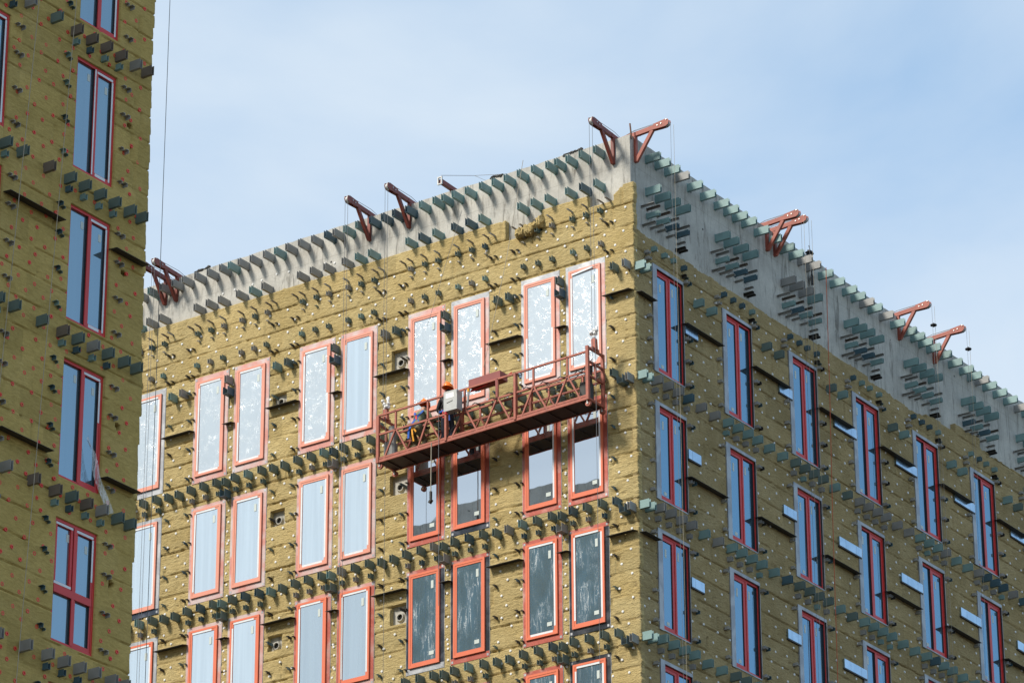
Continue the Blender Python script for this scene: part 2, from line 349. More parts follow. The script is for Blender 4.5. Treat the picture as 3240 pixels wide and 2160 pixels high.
def wool_sheet(name, parent, facade, us, zs, hfun, keep, edge, mat, thick=0.15):
    """facade 'L': u = x, outward -Y at y=0;  'R': u = y, outward +X at x=0. edge(U,Z)-> shifted U at the sheet ends"""
    U, Zz = np.meshgrid(us, zs); h = hfun(U, Zz)
    U2 = edge(U, Zz)
    nu, nz_ = len(us), len(zs)
    uc = (us[1:]+us[:-1])/2; zc = (zs[1:]+zs[:-1])/2
    UC, ZC = np.meshgrid(uc, zc); K = keep(UC, ZC)
    def P(u, z, o): return np.stack([u, -o, z+Z0], -1) if facade == 'L' else np.stack([o, u, z+Z0], -1)
    front = P(U2, Zz, h).reshape(-1, 3); back = P(U2, Zz, -thick+0*h).reshape(-1, 3)
    idx = np.arange(nu*nz_).reshape(nz_, nu)
    a = idx[:-1, :-1][K]; b = idx[:-1, 1:][K]; c = idx[1:, 1:][K]; d = idx[1:, :-1][K]
    quads = [np.stack([a, b, c, d], 1)]
    nb = nu*nz_
    Kp = np.pad(K, 1)
    for (sl, e0, e1) in (((slice(0, -2), slice(1, -1)), (0, 0), (0, 1)), ((slice(1, -1), slice(2, None)), (0, 1), (1, 1)),
                         ((slice(2, None), slice(1, -1)), (1, 1), (1, 0)), ((slice(1, -1), slice(0, -2)), (1, 0), (0, 0))):
        m = K & ~Kp[sl]; jj, ii = np.nonzero(m)
        p = idx[jj+e0[0], ii+e0[1]]; q = idx[jj+e1[0], ii+e1[1]]
        quads.append(np.stack([q, p, p+nb, q+nb], 1))
    Q = np.concatenate(quads); V = np.concatenate([front, back])
    used = np.unique(Q); mp2 = np.full(len(V), -1); mp2[used] = np.arange(len(used)); V = V[used]; Q = mp2[Q]
    me = bpy.data.meshes.new(name); me.vertices.add(len(V)); me.vertices.foreach_set('co', V.ravel())
    me.loops.add(Q.size); me.loops.foreach_set('vertex_index', Q.ravel().astype(np.int32))
    me.polygons.add(len(Q)); me.polygons.foreach_set('loop_start', np.arange(0, Q.size, 4, dtype=np.int32)); me.polygons.foreach_set('loop_total', np.full(len(Q), 4, np.int32))
    me.materials.append(MT[mat]); me.update(calc_edges=True); me.validate()
    return link(name, me, parent)

# ------------------------------------------------------------------ repeated wall parts
class PartSet:
    """a part repeated on one building: the 100 largest in the picture become objects, the rest one 'stuff' part"""
    def __init__(s, name, parent): s.name = name; s.parent = parent; s.items = []
    def add(s, me, mat): s.items.append((me, mat))
    def finish(s, limit=100):
        def rank(it):
            x, y, D = project(it[1].translation); inside = -40 < x < 3280 and -40 < y < 2200
            return (not inside, D)
        s.items.sort(key=rank); out = []
        for me, mat in s.items[:limit]:
            out.append(link(s.name, me, s.parent, mat))
        rest = s.items[limit:]
        if rest:
            mb = MB(); names = []
            for me, mat in rest:
                for mm in me.materials:
                    if mm.name not in names: names.append(mm.name)
            for me, mat in rest:
                vs = [mat @ v.co for v in me.vertices]; o = len(mb.v); mb.v += [tuple(v) for v in vs]
                for p in me.polygons:
                    mb.f.append(tuple(i+o for i in p.vertices)); mb.m.append(names.index(me.materials[p.material_index].name))
            me = bpy.data.meshes.new(s.name); me.from_pydata(mb.v, [], mb.f)
            for n in names: me.materials.append(bpy.data.materials[n])
            me.polygons.foreach_set('material_index', mb.m); me.update()
            o = link(s.name, me, s.parent); o['kind'] = 'stuff'
        return out

def u_bracket(depth, h, wd, m, root=0.15, t=0.006):
    """open-topped channel standing out of the wall: two cheeks, floor and back plate; y inward, root = depth of its foot"""
    b = MB(); y0 = root-depth
    b.box(-wd/2, -wd/2+t, y0, root, -h/2, h/2, 0); b.box(wd/2-t, wd/2, y0, root, -h/2, h/2, 0)
    b.box(-wd/2+t, wd/2-t, y0, root-0.002, -h/2, -h/2+t, 0); b.box(-wd/2+t, wd/2-t, root-t, root-0.002, -h/2+t, h/2-0.004, 0)
    b.box(-wd/2-0.02, wd/2+0.02, root-0.0015, root+0.004, -h/2-0.02, h/2+0.02, 0)
    b.cyl((wd/2, root-0.06, -h*0.3), (wd/2+0.012, root-0.06, -h*0.3), 0.014, 6, 0)
    return b.mesh('wall bracket '+m, [m])
def angle(depth, h, wd, m, root=0.15, t=0.006, flip=False):
    b = MB(); y0 = root-depth; s = -1 if flip else 1
    b.box(-wd/2, wd/2, y0, root, h/2-t, h/2, 0); xa = s*(wd/2-t/2)
    b.box(xa-t/2, xa+t/2, y0, root, -h/2, h/2-t-0.001, 0); b.box(-wd/2-0.01, wd/2+0.01, root-0.001, root+0.004, -h/2-0.02, h/2+0.02, 0)
    return b.mesh('angle bracket '+m, [m])
BR = {}
for m in ('teal', 'grey', 'navy', 'green', 'brown'):
    BR['big', m] = u_bracket(0.43, 0.208, 0.075, m)
    BR['wide', m] = u_bracket(0.42, 0.21, 0.16, m)
    BR['small', m] = u_bracket(0.29, 0.125, 0.075, m)
    BR['box', m] = u_bracket(0.37, 0.135, 0.07, m)
    BR['thin', m] = angle(0.38, 0.055, 0.06, m)
BR['thin', 'zinc'] = angle(0.38, 0.055, 0.06, 'zinc')
for m in ('zinc', 'dark', 'green', 'navy', 'grey', 'teal'):
    BR['clip', m] = angle(0.27, 0.075, 0.075, m)
    BR['stub', m] = angle(0.24, 0.045, 0.07, m)
    BR['tab', m] = u_bracket(0.26, 0.075, 0.10, m)
def pick(*ws): return R_.choices([a for a, _ in ws], [b for _, b in ws])[0]
def jit(a=0.012): return R_.uniform(-a, a)

# ================================================================== setting
g = MB(); g.add([(-900, -900, 0), (900, -900, 0), (900, 900, 0), (-900, 900, 0)], [(0, 1, 2, 3)])
tag(g.build('ground', ['ground']), None, None, kind='structure')

# ================================================================== main building
main = empty('apartment_building', (-10, 12, 0))
tag(main, 'corner apartment block under construction with bare grey concrete parapet and yellow mineral wool walls', 'building')
TOP = 16.95
# concrete shell with a slightly uneven roof edge
def shell(x0, x1, y0, y1, top, parent):
    b = MB(); step = 0.25
    ring = []
    def run(p, q):
        n = max(2, int((Vector(q)-Vector(p)).length/step)); return [Vector(p).lerp(Vector(q), i/n) for i in range(n)]
    for p, q in (((x0, y0, 0), (x1, y0, 0)), ((x1, y0, 0), (x1, y1, 0)), ((x1, y1, 0), (x0, y1, 0)), ((x0, y1, 0), (x0, y0, 0))): ring += run(p, q)
    n = len(ring); rr = random.Random(3)
    zt = [top+Z0+rr.uniform(-0.018, 0.012) for _ in ring]
    cx, cy = (x0+x1)/2, (y0+y1)/2
    def inner(p, t=0.25): return Vector((min(max(p.x, x0+t), x1-t), min(max(p.y, y0+t), y1-t), 0))
    vs = [(p.x, p.y, 0) for p in ring]+[(p.x, p.y, z) for p, z in zip(ring, zt)]+[(inner(p).x, inner(p).y, z-0.01) for p, z in zip(ring, zt)]+[(inner(p).x, inner(p).y, top+Z0-0.5) for p in ring]
    fs = []
    for i in range(n):
        j = (i+1) % n
        for k in range(3): fs.append((k*n+i, k*n+j, (k+1)*n+j, (k+1)*n+i))
    b.add(vs, fs, 0)
    b.add([(x0+.2, y0+.2, top+Z0-0.52), (x1-.2, y0+.2, top+Z0-0.52), (x1-.2, y1-.2, top+Z0-0.52), (x0+.2, y1-.2, top+Z0-0.52)], [(0, 1, 2, 3)], 1)
    return b.build('concrete_wall', ['concrete', 'roofing'], parent)
shell(-26, -0.15, 0.15, 30, TOP, main)

# window grid -----------------------------------------------------------------
PER = 3.4676
LW = {}                                                    # left windows: (row, col) -> x0, x1, z0, z1
ltop = [13.731, 10.085, 6.785, 3.482, 0.185]; lbot = [10.749, 7.419, 4.110, 0.815, -2.48]
cols = []
for k in range(5):
    for (a, b) in ((1.987, 0.847), (3.322, 2.194)): cols.append((-(a+PER*k), -(b+PER*k)))
cols.sort()                                                # from left to right
cols = cols[-9:]
rtop = [13.641, 9.995, 6.69, 3.395, 0.1]; rbot = [10.79, 7.46, 4.15, 0.85, -2.45]
PR = 3.2196
rcols = [(0.796+PR*k, 2.196+PR*k) for k in range(7)]
OPEN_R = [(a+0.185, b-0.012, z0+0.03, z1-0.085) for (a, b) in rcols for z0, z1 in zip(rbot, rtop)]
VENT = []                                                  # square vent recesses in the left wool
for xa, xb, za, zb in ((-11.13, -10.67, 12.28, 12.62), (-11.12, -10.66, 8.96, 9.40), (-11.12, -10.66, 5.62, 6.02),
                       (-7.32, -6.83, 12.28, 12.86), (-7.34, -6.80, 8.92, 9.46), (-7.30, -6.80, 5.50, 6.02)): VENT.append((xa, xb, za, zb))

# brackets: positions first, because the wool is torn around their feet --------
BIG = PartSet('wall_bracket', main); SML = PartSet('small_bracket', main); THN = PartSet('angle_bracket', main); CLP = PartSet('wall_clip', main)
tears = []      # (facade, u, z, halfwidth, length)
def leftcol(x, zt):
    if x < -8.4: return pick(('grey', 7), ('teal', 2), ('navy', 1)) if zt > 15 else pick(('green', 6), ('teal', 2), ('navy', 1))
    return pick(('teal', 8), ('navy', 2)) if zt > 15 else pick(('green', 7), ('teal', 2), ('navy', 1))
for k in range(5):
    o = -PER*k
    for u in (0.53, 0.92, 1.36, 1.755, 2.085, 2.37, 2.80, 3.225, 3.64):
        if k == 0 and u < 0.9: continue
        if k == 2 and u < 0.9: pass
        BIG.add(BR['big', leftcol(o-u, 16)], FL(o-u+jit(), 16.60+jit()))
    for u in (0.93, 1.35, 1.775, 2.38, 2.81, 3.22): BIG.add(BR['big', leftcol(o-u, 16)], FL(o-u+jit(), 15.695+jit()))
    for u in (0.92, 1.335, 1.75, 2.365, 2.79, 3.23):
        BIG_m = leftcol(o-u, 10)
        SML.add(BR['small', pick(('navy', 4), ('green', 5), ('grey', 2))], FL(o-u+jit(), 14.985+jit())); tears.append(('L', o-u, 14.93, .07, .1))
        SML.add(BR['small', pick(('green', 5), ('grey', 4), ('teal', 2))], FL(o-u+jit(), 14.075+jit())); tears.append(('L', o-u, 13.86, .05, .42))
        THN.add(BR['stub', pick(('zinc', 6), ('grey', 2), ('green', 1))], FL(o-u+jit(), 14.755+jit()))
    for u in (0.66, 0.87, 1.36, 1.79, 2.39, 2.81, 3.22, 3.46): THN.add(BR['thin', pick(('brown', 6), ('grey', 3))], FL(o-u+jit(), 15.19+jit()))
    for zz in (14.60, 13.83):
        for u in (0.68, 3.47):
            CLP.add(BR['clip', 'dark'], FL(o-u-0.1, zz+jit())); CLP.add(BR['stub', 'dark'], FL(o-u+0.06, zz+jit())); tears.append(('L', o-u, zz-0.08, .12, .1))
    if k > 0 or True:
        for u, z in ((0.49, 13.32), (0.13, 13.32)): BIG.add(BR['big', pick(('green', 4), ('grey', 3), ('teal', 2))], FL(o-u+jit(), z+jit() if k else z-0.03))
    BIG.add(BR['big', pick(('green', 1), ('grey', 1))], FL(o-2.085, 13.34)); SML.add(BR['wide', pick(('navy', 1), ('green', 1))], FL(o-2.09, 13.02))
    for r in range(4):
        zb = lbot[r]-0.225
        for u in (0.53, 0.92, 1.36, 1.78, 2.095, 2.385, 2.81, 3.235, 3.64):
            if k == 0 and u < 0.5: continue
            dz_ = -0.045 if u in (0.53, 2.095, 3.64) else 0
            BIG.add(BR['big', pick(('green', 8), ('teal', 1), ('navy', 1), ('grey', .6))], FL(o-u+jit(), zb+dz_+jit(.008))); tears.append(('L', o-u, zb-.13, .06, .08))
        for u in (0.92, 1.37, 1.81, 2.38, 2.815, 3.245): SML.add(BR['small', pick(('grey', 4), ('green', 5), ('navy', .6))], FL(o-u+jit(), zb-0.27+jit(.008)))
        SML.add(BR['wide', pick(('navy', 3), ('green', 4), ('grey', 2))], FL(o-2.10, zb-0.36))
    for r in range(4):
        for dz_ in ((0.40, 1.18, 1.98, 2.82) if r == 0 else (0.17, 0.95, 1.75, 2.52)):
            for u, s in ((0.64, 1), (3.50, -1)):
                CLP.add(BR['clip', pick(('navy', 3), ('dark', 5), ('green', 2))], FL(o-u-0.02*s, ltop[r]-dz_+jit())); tears.append(('L', o-u, ltop[r]-dz_-0.07, .13, .12))
                if s < 0: CLP.add(BR['stub', pick(('dark', 3), ('green', 1))], FL(o-u+0.17, ltop[r]-dz_-0.01+jit()))
# brackets turned round the corner
for r in range(4):
    zb = lbot[r]-0.50
    BIG.add(BR['wide', 'navy'], FL(-0.30, zb)); BIG.add(BR['big', 'grey'], FL(-0.10, zb+0.02)); tears.append(('L', -0.2, zb-.15, .2, .1))
for k in range(8):
    o = PR*k
    far = k in (2, 3)
    for u in (0.22, 0.86, 1.315, 1.755, 2.20, 2.82):
        if k == 0 and u < 0.5: continue
        BIG.add(BR['big', pick(('teal', 7), ('grey', 0.5 if not far else 5))], FR(o+u+jit(), 16.55+jit()))
    for u in (0.865, 1.30, 1.745, 2.205):
        c = 'grey' if k == 2 and u < 2 else pick(('teal', 8), ('grey', 1)); BIG.add(BR['big', c], FR(o+u+jit(), 15.625+jit()))
    for u in (0.88, 1.335, 1.75, 2.23):
        SML.add(BR['box', pick(('navy', 2), ('teal', 3))], FR(o+u+jit(), 14.975+jit()))
        THN.add(BR['thin', pick(('grey', 2), ('brown', 2))], FR(o+u+jit(), 15.165+jit()))
        SML.add(BR['small', pick(('navy', 3), ('teal', 3))], FR(o+u-0.045+jit(), 14.015+jit())); tears.append(('R', o+u-0.03, 13.80, .05, .35))
        THN.add(BR['stub', 'zinc'], FR(o+u+0.01, 14.745+jit()))
    THN.add(BR['thin', 'zinc'], FR(o+0.62, 15.14)); THN.add(BR['thin', 'grey'], FR(o+0.66, 14.64)); THN.add(BR['thin', 'zinc'], FR(o+1.02, 14.70))
    SML.add(BR['clip', 'dark'], FR(o+2.19, 14.56)); CLP.add(BR['stub', 'dark'], FR(o+2.33, 14.56))
    SML.add(BR['clip', 'dark'], FR(o+2.19, 13.80)); CLP.add(BR['stub', 'green'], FR(o+2.33, 13.79)); CLP.add(BR['tab', 'zinc'], FR(o+0.55, 13.83))
    tears.append(('R', o+2.24, 13.72, .1, .14)); tears.append(('R', o+0.56, 13.70, .07, .3))
    for u in (2.735, 3.33): BIG.add(BR['big', pick(('teal', 3), ('green', 2))], FR(o+u+jit(), 13.24+jit()))
    for r in range(4):
        zb = rbot[r]-0.325
        cc = pick(('teal', 3), ('green', 2), ('navy', 1), ('grey', 1))
        for u in (0.76, 1.22, 1.69, 2.14, 2.72, 3.35):
            BIG.add(BR['big', cc if R_.random() < .8 else pick(('teal', 2), ('navy', 1), ('grey', 1))], FR(o+u+jit(), zb+(-0.04 if u > 2.5 else 0)+jit(.008))); tears.append(('R', o+u, zb-.13, .06, .09))
        for u in (0.76, 1.22, 1.675, 2.14): SML.add(BR['small', pick(('zinc', 0), ('grey', 6), ('teal', 1))], FR(o+u+jit(), zb-0.265+jit(.008)))
        for dz_ in ((-0.04, 1.50, 2.10, 2.74) if r == 0 else (0.18, 0.87, 1.66, 2.40)):
            if dz_ == 0.87 and r in (1, 2): continue
            CLP.add(BR['tab', 'zinc'], FR(o+0.60+jit(), rtop[r]-dz_)); tears.append(('R', o+0.58, rtop[r]-dz_-.06, .09, .09))
            CLP.add(BR['tab', pick(('zinc', 2), ('grey', 1))], FR(o+2.31, rtop[r]-dz_)); CLP.add(BR['clip', pick(('navy', 2), ('dark', 1))], FR(o+2.42, rtop[r]-dz_-.015)); tears.append(('R', o+2.36, rtop[r]-dz_-.07, .1, .08))
for z in (13.27, 10.36, 7.02, 3.72):
    BIG.add(BR['big', 'teal'], FR(0.075, z)); BIG.add(BR['big', 'teal'], FR(0.32, z))

# insulation ------------------------------------------------------------------
def tear_field(facade, us, zs, h, U, Zz):
    for (f, u, z, wd, ln) in tears:
        if f != facade: continue
        i0, i1 = np.searchsorted(us, (u-wd*2.2, u+wd*2.2)); j0, j1 = np.searchsorted(zs, (z-ln*1.2, z+ln*1.2))
        if i1 <= i0 or j1 <= j0: continue
        a = U[j0:j1, i0:i1]; b = Zz[j0:j1, i0:i1]
        k = np.exp(-((a-u+0.05*fbm(a*5, b*9, 91, 2))/wd)**2-((b-z)/ln)**4*3)
        h[j0:j1, i0:i1] -= 0.055*k*np.clip(fbm(a*14, b*14, 77, 3)*3+0.55, 0, 1.2)
    return h
def left_top(u):
    t = np.full_like(u, 15.555)
    t = np.where((u > -3.80) & (u < -2.70), 14.99, t); t = np.where((u >= -2.70) & (u < -1.31), 15.52, t); t = np.where(u >= -1.31, 15.19, t)
    return np.where(u > -0.55, 15.19+np.minimum(0.36, (u+0.75)*0.75), t)
ls = lines(-17.6, 0.0, 0.040, [v for q in VENT for v in q[:2]]); lz = lines(0.2, 15.62, 0.024, [v for q in VENT for v in q[2:]])
def lkeep(u, z):
    k = z < left_top(u)+0.02*fbm(u*6, u*0, 5, 3)
    for xa, xb, za, zb in VENT: k &= ~((u > xa) & (u < xb) & (z > za) & (z < zb))
    return k
def ledge_(U, Zz):
    row = np.floor(Zz/0.6)
    d = 0.045*(vnoise(row*9.1+.5, row*0+.5, 61)-0.35)+0.06*fbm(Zz*9, Zz*0, 62, 4)
    return U+np.where(U > -0.001, d, np.where(U > -0.06, d*0.5, 0))
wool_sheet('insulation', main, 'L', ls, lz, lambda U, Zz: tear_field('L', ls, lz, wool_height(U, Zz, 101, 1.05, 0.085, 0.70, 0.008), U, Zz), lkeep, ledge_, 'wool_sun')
rs = lines(0.0, 22.6, 0.045, [v for q in OPEN_R for v in q[:2]]); rz = lines(-2.9, 15.2, 0.026, [v for q in OPEN_R for v in q[2:]])
def rkeep(u, z):
    top = 14.29+0.03*fbm(u*3, u*0, 6, 3)*3+np.where((u > 8.3) & (u < 11.4), 0.10, 0)+np.where((u > 14.6), 0.14, 0)+np.where((u > 16.2) & (u < 17.6), 0.28, 0)+np.where((u > 12.6) & (u < 14.2), -0.05, 0)
    k = z < top
    for a, b, z0, z1 in OPEN_R: k &= ~((u > a) & (u < b) & (z > z0) & (z < z1))
    return k
def redge(U, Zz): return U+np.where(U < 0.001, 0.012, 0)
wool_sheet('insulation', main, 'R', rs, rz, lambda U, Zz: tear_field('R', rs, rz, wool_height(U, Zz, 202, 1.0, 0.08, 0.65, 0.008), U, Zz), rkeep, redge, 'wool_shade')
b = MB(); b.box(-26, -0.001, 0.0, 0.148, 0, 0.2+Z0); b.box(-0.148, 0.0, 0.149, 30, 0, -2.9+Z0); b.box(-26, -17.62, 0.0, 0.148, 0.2+Z0, 15.5+Z0); b.box(-0.148, 0.0, 22.62, 30, -2.9+Z0, 14.4+Z0)
b.build('insulation', ['wool_sun'], main)

# left windows ------------------------------------------------------------------
def ring(b, x0, x1, z0, z1, w_, ya, yb, ms, inset=0.0):
    """four bars round a rectangle, ya outer face .. yb; ms = material index top, right, bottom, left; widths w_ (t, r, b, l)"""
    t, r, bo, l = w_
    b.box(x0, x1, ya, yb, z1-t, z1, ms[0]); b.box(x0, x1, ya, yb, z0, z0+bo, ms[2])
    b.box(x0, x0+l, ya, yb, z0+bo, z1-t, ms[3]); b.box(x1-r, x1, ya, yb, z0+bo, z1-t, ms[1])
FLS = ['flash_pink', 'flash_red', 'flash_grey', 'flash_dark']
TAPE = {(0, 0): 'TR', (0, 1): 'TLB', (0, 2): 'TlB', (0, 3): 'TLrB', (0, 4): 'LRB', (0, 5): '', (0, 6): 'r', (0, 7): 'lrB', (0, 8): 'tLRB',
        (1, 0): 'TR', (1, 1): 'TL', (1, 2): 'TR', (1, 3): 'LRB', (1, 4): 'LRB', (1, 5): '', (1, 6): '', (1, 7): 'R', (1, 8): 'LR',
        (2, 0): 'TR', (2, 1): 'T', (2, 2): 'TL', (2, 3): 'TL', (2, 4): 'TLR', (2, 5): '', (2, 6): '', (2, 7): 'TRB', (2, 8): 'TLR', (3, 7): 'R', (3, 8): 'TLR'}
FLASH = {(0, 0): 'gggg', (0, 6): 'gppg', (0, 7): 'gppg', (0, 8): 'gpgg', (1, 0): 'ggdg', (1, 5): 'rrrr', (1, 6): 'rrdr', (1, 7): 'rrrr', (1, 8): 'rrrr', (2, 0): 'gggg',  # second-row reds under the cradle put its shade into the flashing colour
         (2, 3): 'prpr', (2, 4): 'prpr', (2, 5): 'rdgd', (2, 6): 'rdrd', (2, 7): 'rrrr', (2, 8): 'rddd', (3, 5): 'rrrr', (3, 6): 'rdrd', (3, 7): 'rrrr', (3, 8): 'dddd'}
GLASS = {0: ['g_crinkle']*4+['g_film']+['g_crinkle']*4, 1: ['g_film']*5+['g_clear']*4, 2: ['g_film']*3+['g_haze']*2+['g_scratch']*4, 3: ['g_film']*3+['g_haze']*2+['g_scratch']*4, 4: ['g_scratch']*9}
for r in range(5):
    for c, (xa, xb) in enumerate(cols):
        za, zb = lbot[r], ltop[r]; W_ = xb-xa; H_ = zb-za; mat = FL((xa+xb)/2, za)
        x0, x1 = -W_/2, W_/2
        fl = FLASH.get((r, c), 'pppp'); mi = ['prgd'.index(k) for k in fl]
        f = MB(); gx0, gx1, gz0, gz1 = x0+0.095, x1-0.115, 0.15 if r else 0.17, H_-(0.11 if r else 0.15)
        ring(f, gx0, gx1, gz0, gz1, (0.055, 0.055, 0.06, 0.055), -0.055, 0.03, (0, 0, 0, 0))
        ring(f, gx0+0.056, gx1-0.056, gz0+0.061, gz1-0.056, (0.05, 0.05, 0.055, 0.05), -0.047, 0.03, (0, 0, 0, 0))
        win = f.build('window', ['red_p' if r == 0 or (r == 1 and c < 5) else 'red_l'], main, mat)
        if c == 4 or (r == 2 and c == 3): pass
        p = MB(); px0, px1, pz0, pz1 = gx0+0.107, gx1-0.107, gz0+0.117, gz1-0.107
        p.box(px0-.006, px1+.006, -0.032, 0.0, pz0-.006, pz1+.006)
        tw = (R_.uniform(-.007, .007), R_.uniform(-.004, .004))           # panes never sit perfectly true
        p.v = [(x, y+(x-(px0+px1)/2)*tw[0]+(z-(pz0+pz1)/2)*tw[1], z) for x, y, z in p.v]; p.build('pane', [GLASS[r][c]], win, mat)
        q = MB()
        ya, yb = -0.012, 0.012
        q.box(x0, x1, ya, yb, gz1+0.001, H_, mi[0]); q.box(x0, x1, ya, yb, 0, gz0-0.001, mi[2])
        q.box(x0, gx0-0.001, ya-.001, yb, gz0-.001, gz1+.001, mi[3]); q.box(gx1+0.001, x1, ya-.001, yb, gz0-.001, gz1+.001, mi[1])
        q.box(x0-0.012, x0-.001, -.006, yb, -0.01, H_+.01, 2); q.box(x1+.001, x1+0.012, -.006, yb, -0.01, H_+.01, 2)
        for sx in (x0+0.02, x1-0.075):
            for sz in (H_-0.09, 0.03): q.box(sx, sx+0.055, ya-.004, ya-.0012, sz, sz+0.06, 2)
        q.build('flashing', FLS, win, mat)
        tp = TAPE.get((r, c), 'TR' if r == 4 else '')
        if tp:
            t_ = MB(); y_ = (-0.050, -0.0465); k = 0.055
            if 'T' in tp: t_.box(px0, px1-R_.uniform(0, .08), *y_, pz1, pz1+k-.004)
            if 't' in tp: t_.bar((px0, -0.052, pz1-0.01), (px1-.1, -0.06, pz1+.05), 0.03, 0.05)
            if 'B' in tp: t_.box(px0+0.03, px1-R_.uniform(.02, .15), *y_, pz0-k, pz0-.004)
            if 'L' in tp: t_.box(px0-k, px0-.004, *y_, pz0+R_.uniform(0, .1), pz1-R_.uniform(0, .1))
            if 'l' in tp: t_.box(px0-k, px0-.004, *y_, pz0, pz0+H_*0.36)
            if 'R' in tp: t_.box(px1+.004, px1+k, *y_, pz0+R_.uniform(0, .1), pz1-R_.uniform(0, .05))
            if 'r' in tp: t_.box(px1+.004, px1+k, *y_, pz0+.1, pz0+H_*0.4)
            t_.build('protective_tape', ['tape'], win, mat)
        s_ = MB(); sx = px1-0.15; s_.box(sx, sx+0.075, -0.042, -0.038, pz1-0.36, pz1-0.16)
        s_.build('sticker', ['sticker'], win, mat)
        if GLASS[r][c] in ('g_scratch', 'g_clear'): s_ = MB(); s_.box(sx-0.05, sx+0.09, -0.042, -0.038, pz0+0.12, pz0+0.22); s_.build('sticker', ['sticker'], win, mat)

# right windows -----------------------------------------------------------------
for r in range(5):
    for k, (a, b_) in enumerate(rcols):
        za, zb = rbot[r], rtop[r]; mat = FR(a, za); W_ = b_-a; H_ = zb-za; dp = 0.10
        ox0, ox1, oz0, oz1 = 0.185, W_-0.012, 0.03, H_-0.085
        f = MB(); right_sash = k >= 3; mul = ox0+(ox1-ox0)*(0.45 if right_sash else 0.54)
        ring(f, ox0+.003, ox1-.003, oz0+.003, oz1-.003, (0.055, 0.05, 0.06, 0.05), dp-0.07, dp+0.03, (0, 0, 0, 0))
        f.box(mul-0.03, mul+0.03, dp-0.075, dp+0.03, oz0+.06, oz1-.055)
        if not right_sash: sx0, sx1 = ox0+0.054, mul-0.031
        else: sx0, sx1 = mul+0.031, ox1-0.054
        ring(f, sx0, sx1, oz0+0.064, oz1-0.059, (0.075, 0.10, 0.075, 0.06) if not right_sash else (0.075, 0.055, 0.075, 0.095), dp-0.06, dp+0.03, (0, 0, 0, 0))
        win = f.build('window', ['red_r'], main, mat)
        gls = []
        for s in (0, 1):
            pa, pb = (ox0+0.05, mul-0.03) if s == 0 else (mul+0.03, ox1-0.053); qz0, qz1 = oz0+0.06, oz1-0.055
            if (s == 1) == right_sash: pa, pb, qz0, qz1 = sx0+(0.095 if right_sash else 0.06), sx1-(0.055 if right_sash else 0.10), oz0+0.139, oz1-0.134
            fx = (s == 1) != right_sash; yp = dp-0.03 if fx else dp-0.035
            gm = MB(); gm.box(pa, pb, yp, yp+0.02, qz0, qz1); gm.build('pane', ['g_blue'], win, mat)
            gk = MB(); gk.box(pb-0.007, pb-0.0005, (dp-0.066 if fx else yp-0.015), yp+.001, qz0, qz1); gk.build('gasket', ['gasket'], win, mat)
            st = MB(); st.box(pa+0.12, pa+0.19, yp-0.004, yp-0.0005, qz1-0.40, qz1-0.18)
            st.build('sticker', ['sticker'], win, mat)
            if s == 0: st = MB(); st.box(pa+0.15, pa+0.27, yp-0.004, yp-0.0005, qz0+0.05, qz0+0.14); st.build('sticker', ['sticker'], win, mat)
        q = MB()
        q.box(0, ox0, -0.03, 0.02, -0.02, H_, 0); q.box(ox0, W_+.005, -0.028, 0.02, oz1, H_, 0)
        q.box(W_-0.012, W_+0.004, -0.026, 0.02, 0.02, oz1-.001, 0)
        q.box(ox0, ox0+0.002, 0.02, dp+.03, oz0, oz1, 1); q.box(ox1-0.002, ox1, -0.02, dp+.03, oz0, oz1, 1); q.box(ox0+.002, ox1-.002, 0.02, dp+.03, oz1-0.002, oz1-.0002, 1)
        q.box(ox0+.002, ox1-.002, -0.015, dp+.03, oz0-0.03, oz0+.002, 0)
        q.build('flashing', ['flash_grey', 'dark'], win, mat)

# vents, ledges, trim -----------------------------------------------------------
for xa, xb, za, zb in VENT:
    b = MB(); xc, zc = (xa+xb)/2-0.02, (za+zb)/2-0.04
    b.box(xa-.02, xb+.02, 0.142, 0.149, za-.02, zb+.02, 0)
    n = 16; vs = []; 
    for (r_, y_) in ((0.13, 0.14), (0.10, 0.085), (0.078, 0.083), (0.078, 0.135)):
        vs += [(xc+r_*math.cos(2*PI*i/n), y_, zc+r_*math.sin(2*PI*i/n)) for i in range(n)]
    fs = [(j*n+i, j*n+(i+1) % n, (j+1)*n+(i+1) % n, (j+1)*n+i) for j in range(3) for i in range(n)]
    b.add(vs[:2*n], fs[:n], 0); b.add(vs[n:], fs[:2*n], 0); b.cyl((xc, 0.130, zc), (xc, 0.136, zc), 0.0775, n, 2)
    b.build('vent_pipe', ['concrete', 'steel', 'hole'], main, Matrix.Translation((0, 0, Z0)))
LEDGE = PartSet('metal_ledge', main)
def ledge_mesh(wd, dp=0.30):
    b = MB(); b.add([(-wd/2, 0.02, 0), (wd/2, 0.02, 0), (wd/2-0.03, -dp, -0.03), (-wd/2-0.02, -dp, -0.03), (-wd/2, 0.02, 0.008), (wd/2, 0.02, 0.008), (wd/2-0.03, -dp, -0.022), (-wd/2-0.02, -dp, -0.022)],
                      [(0, 3, 2, 1), (4, 5, 6, 7), (0, 1, 5, 4), (1, 2, 6, 5), (2, 3, 7, 6), (3, 0, 4, 7)])
    return b.mesh('metal ledge', ['dark'])
lg = ledge_mesh(1.0, 0.20); lgs = ledge_mesh(0.30, 0.17); lgr = ledge_mesh(1.72, 0.19); lgc = ledge_mesh(0.80, 0.19); lgr1 = ledge_mesh(0.74, 0.19)
for k in range(5):
    for z in (12.22, 6.33):
        if k: LEDGE.add(lg, FL(-PER*k-0.32, z+0.02))
        LEDGE.add(lgs, FL(-PER*k-2.09, z-0.06))
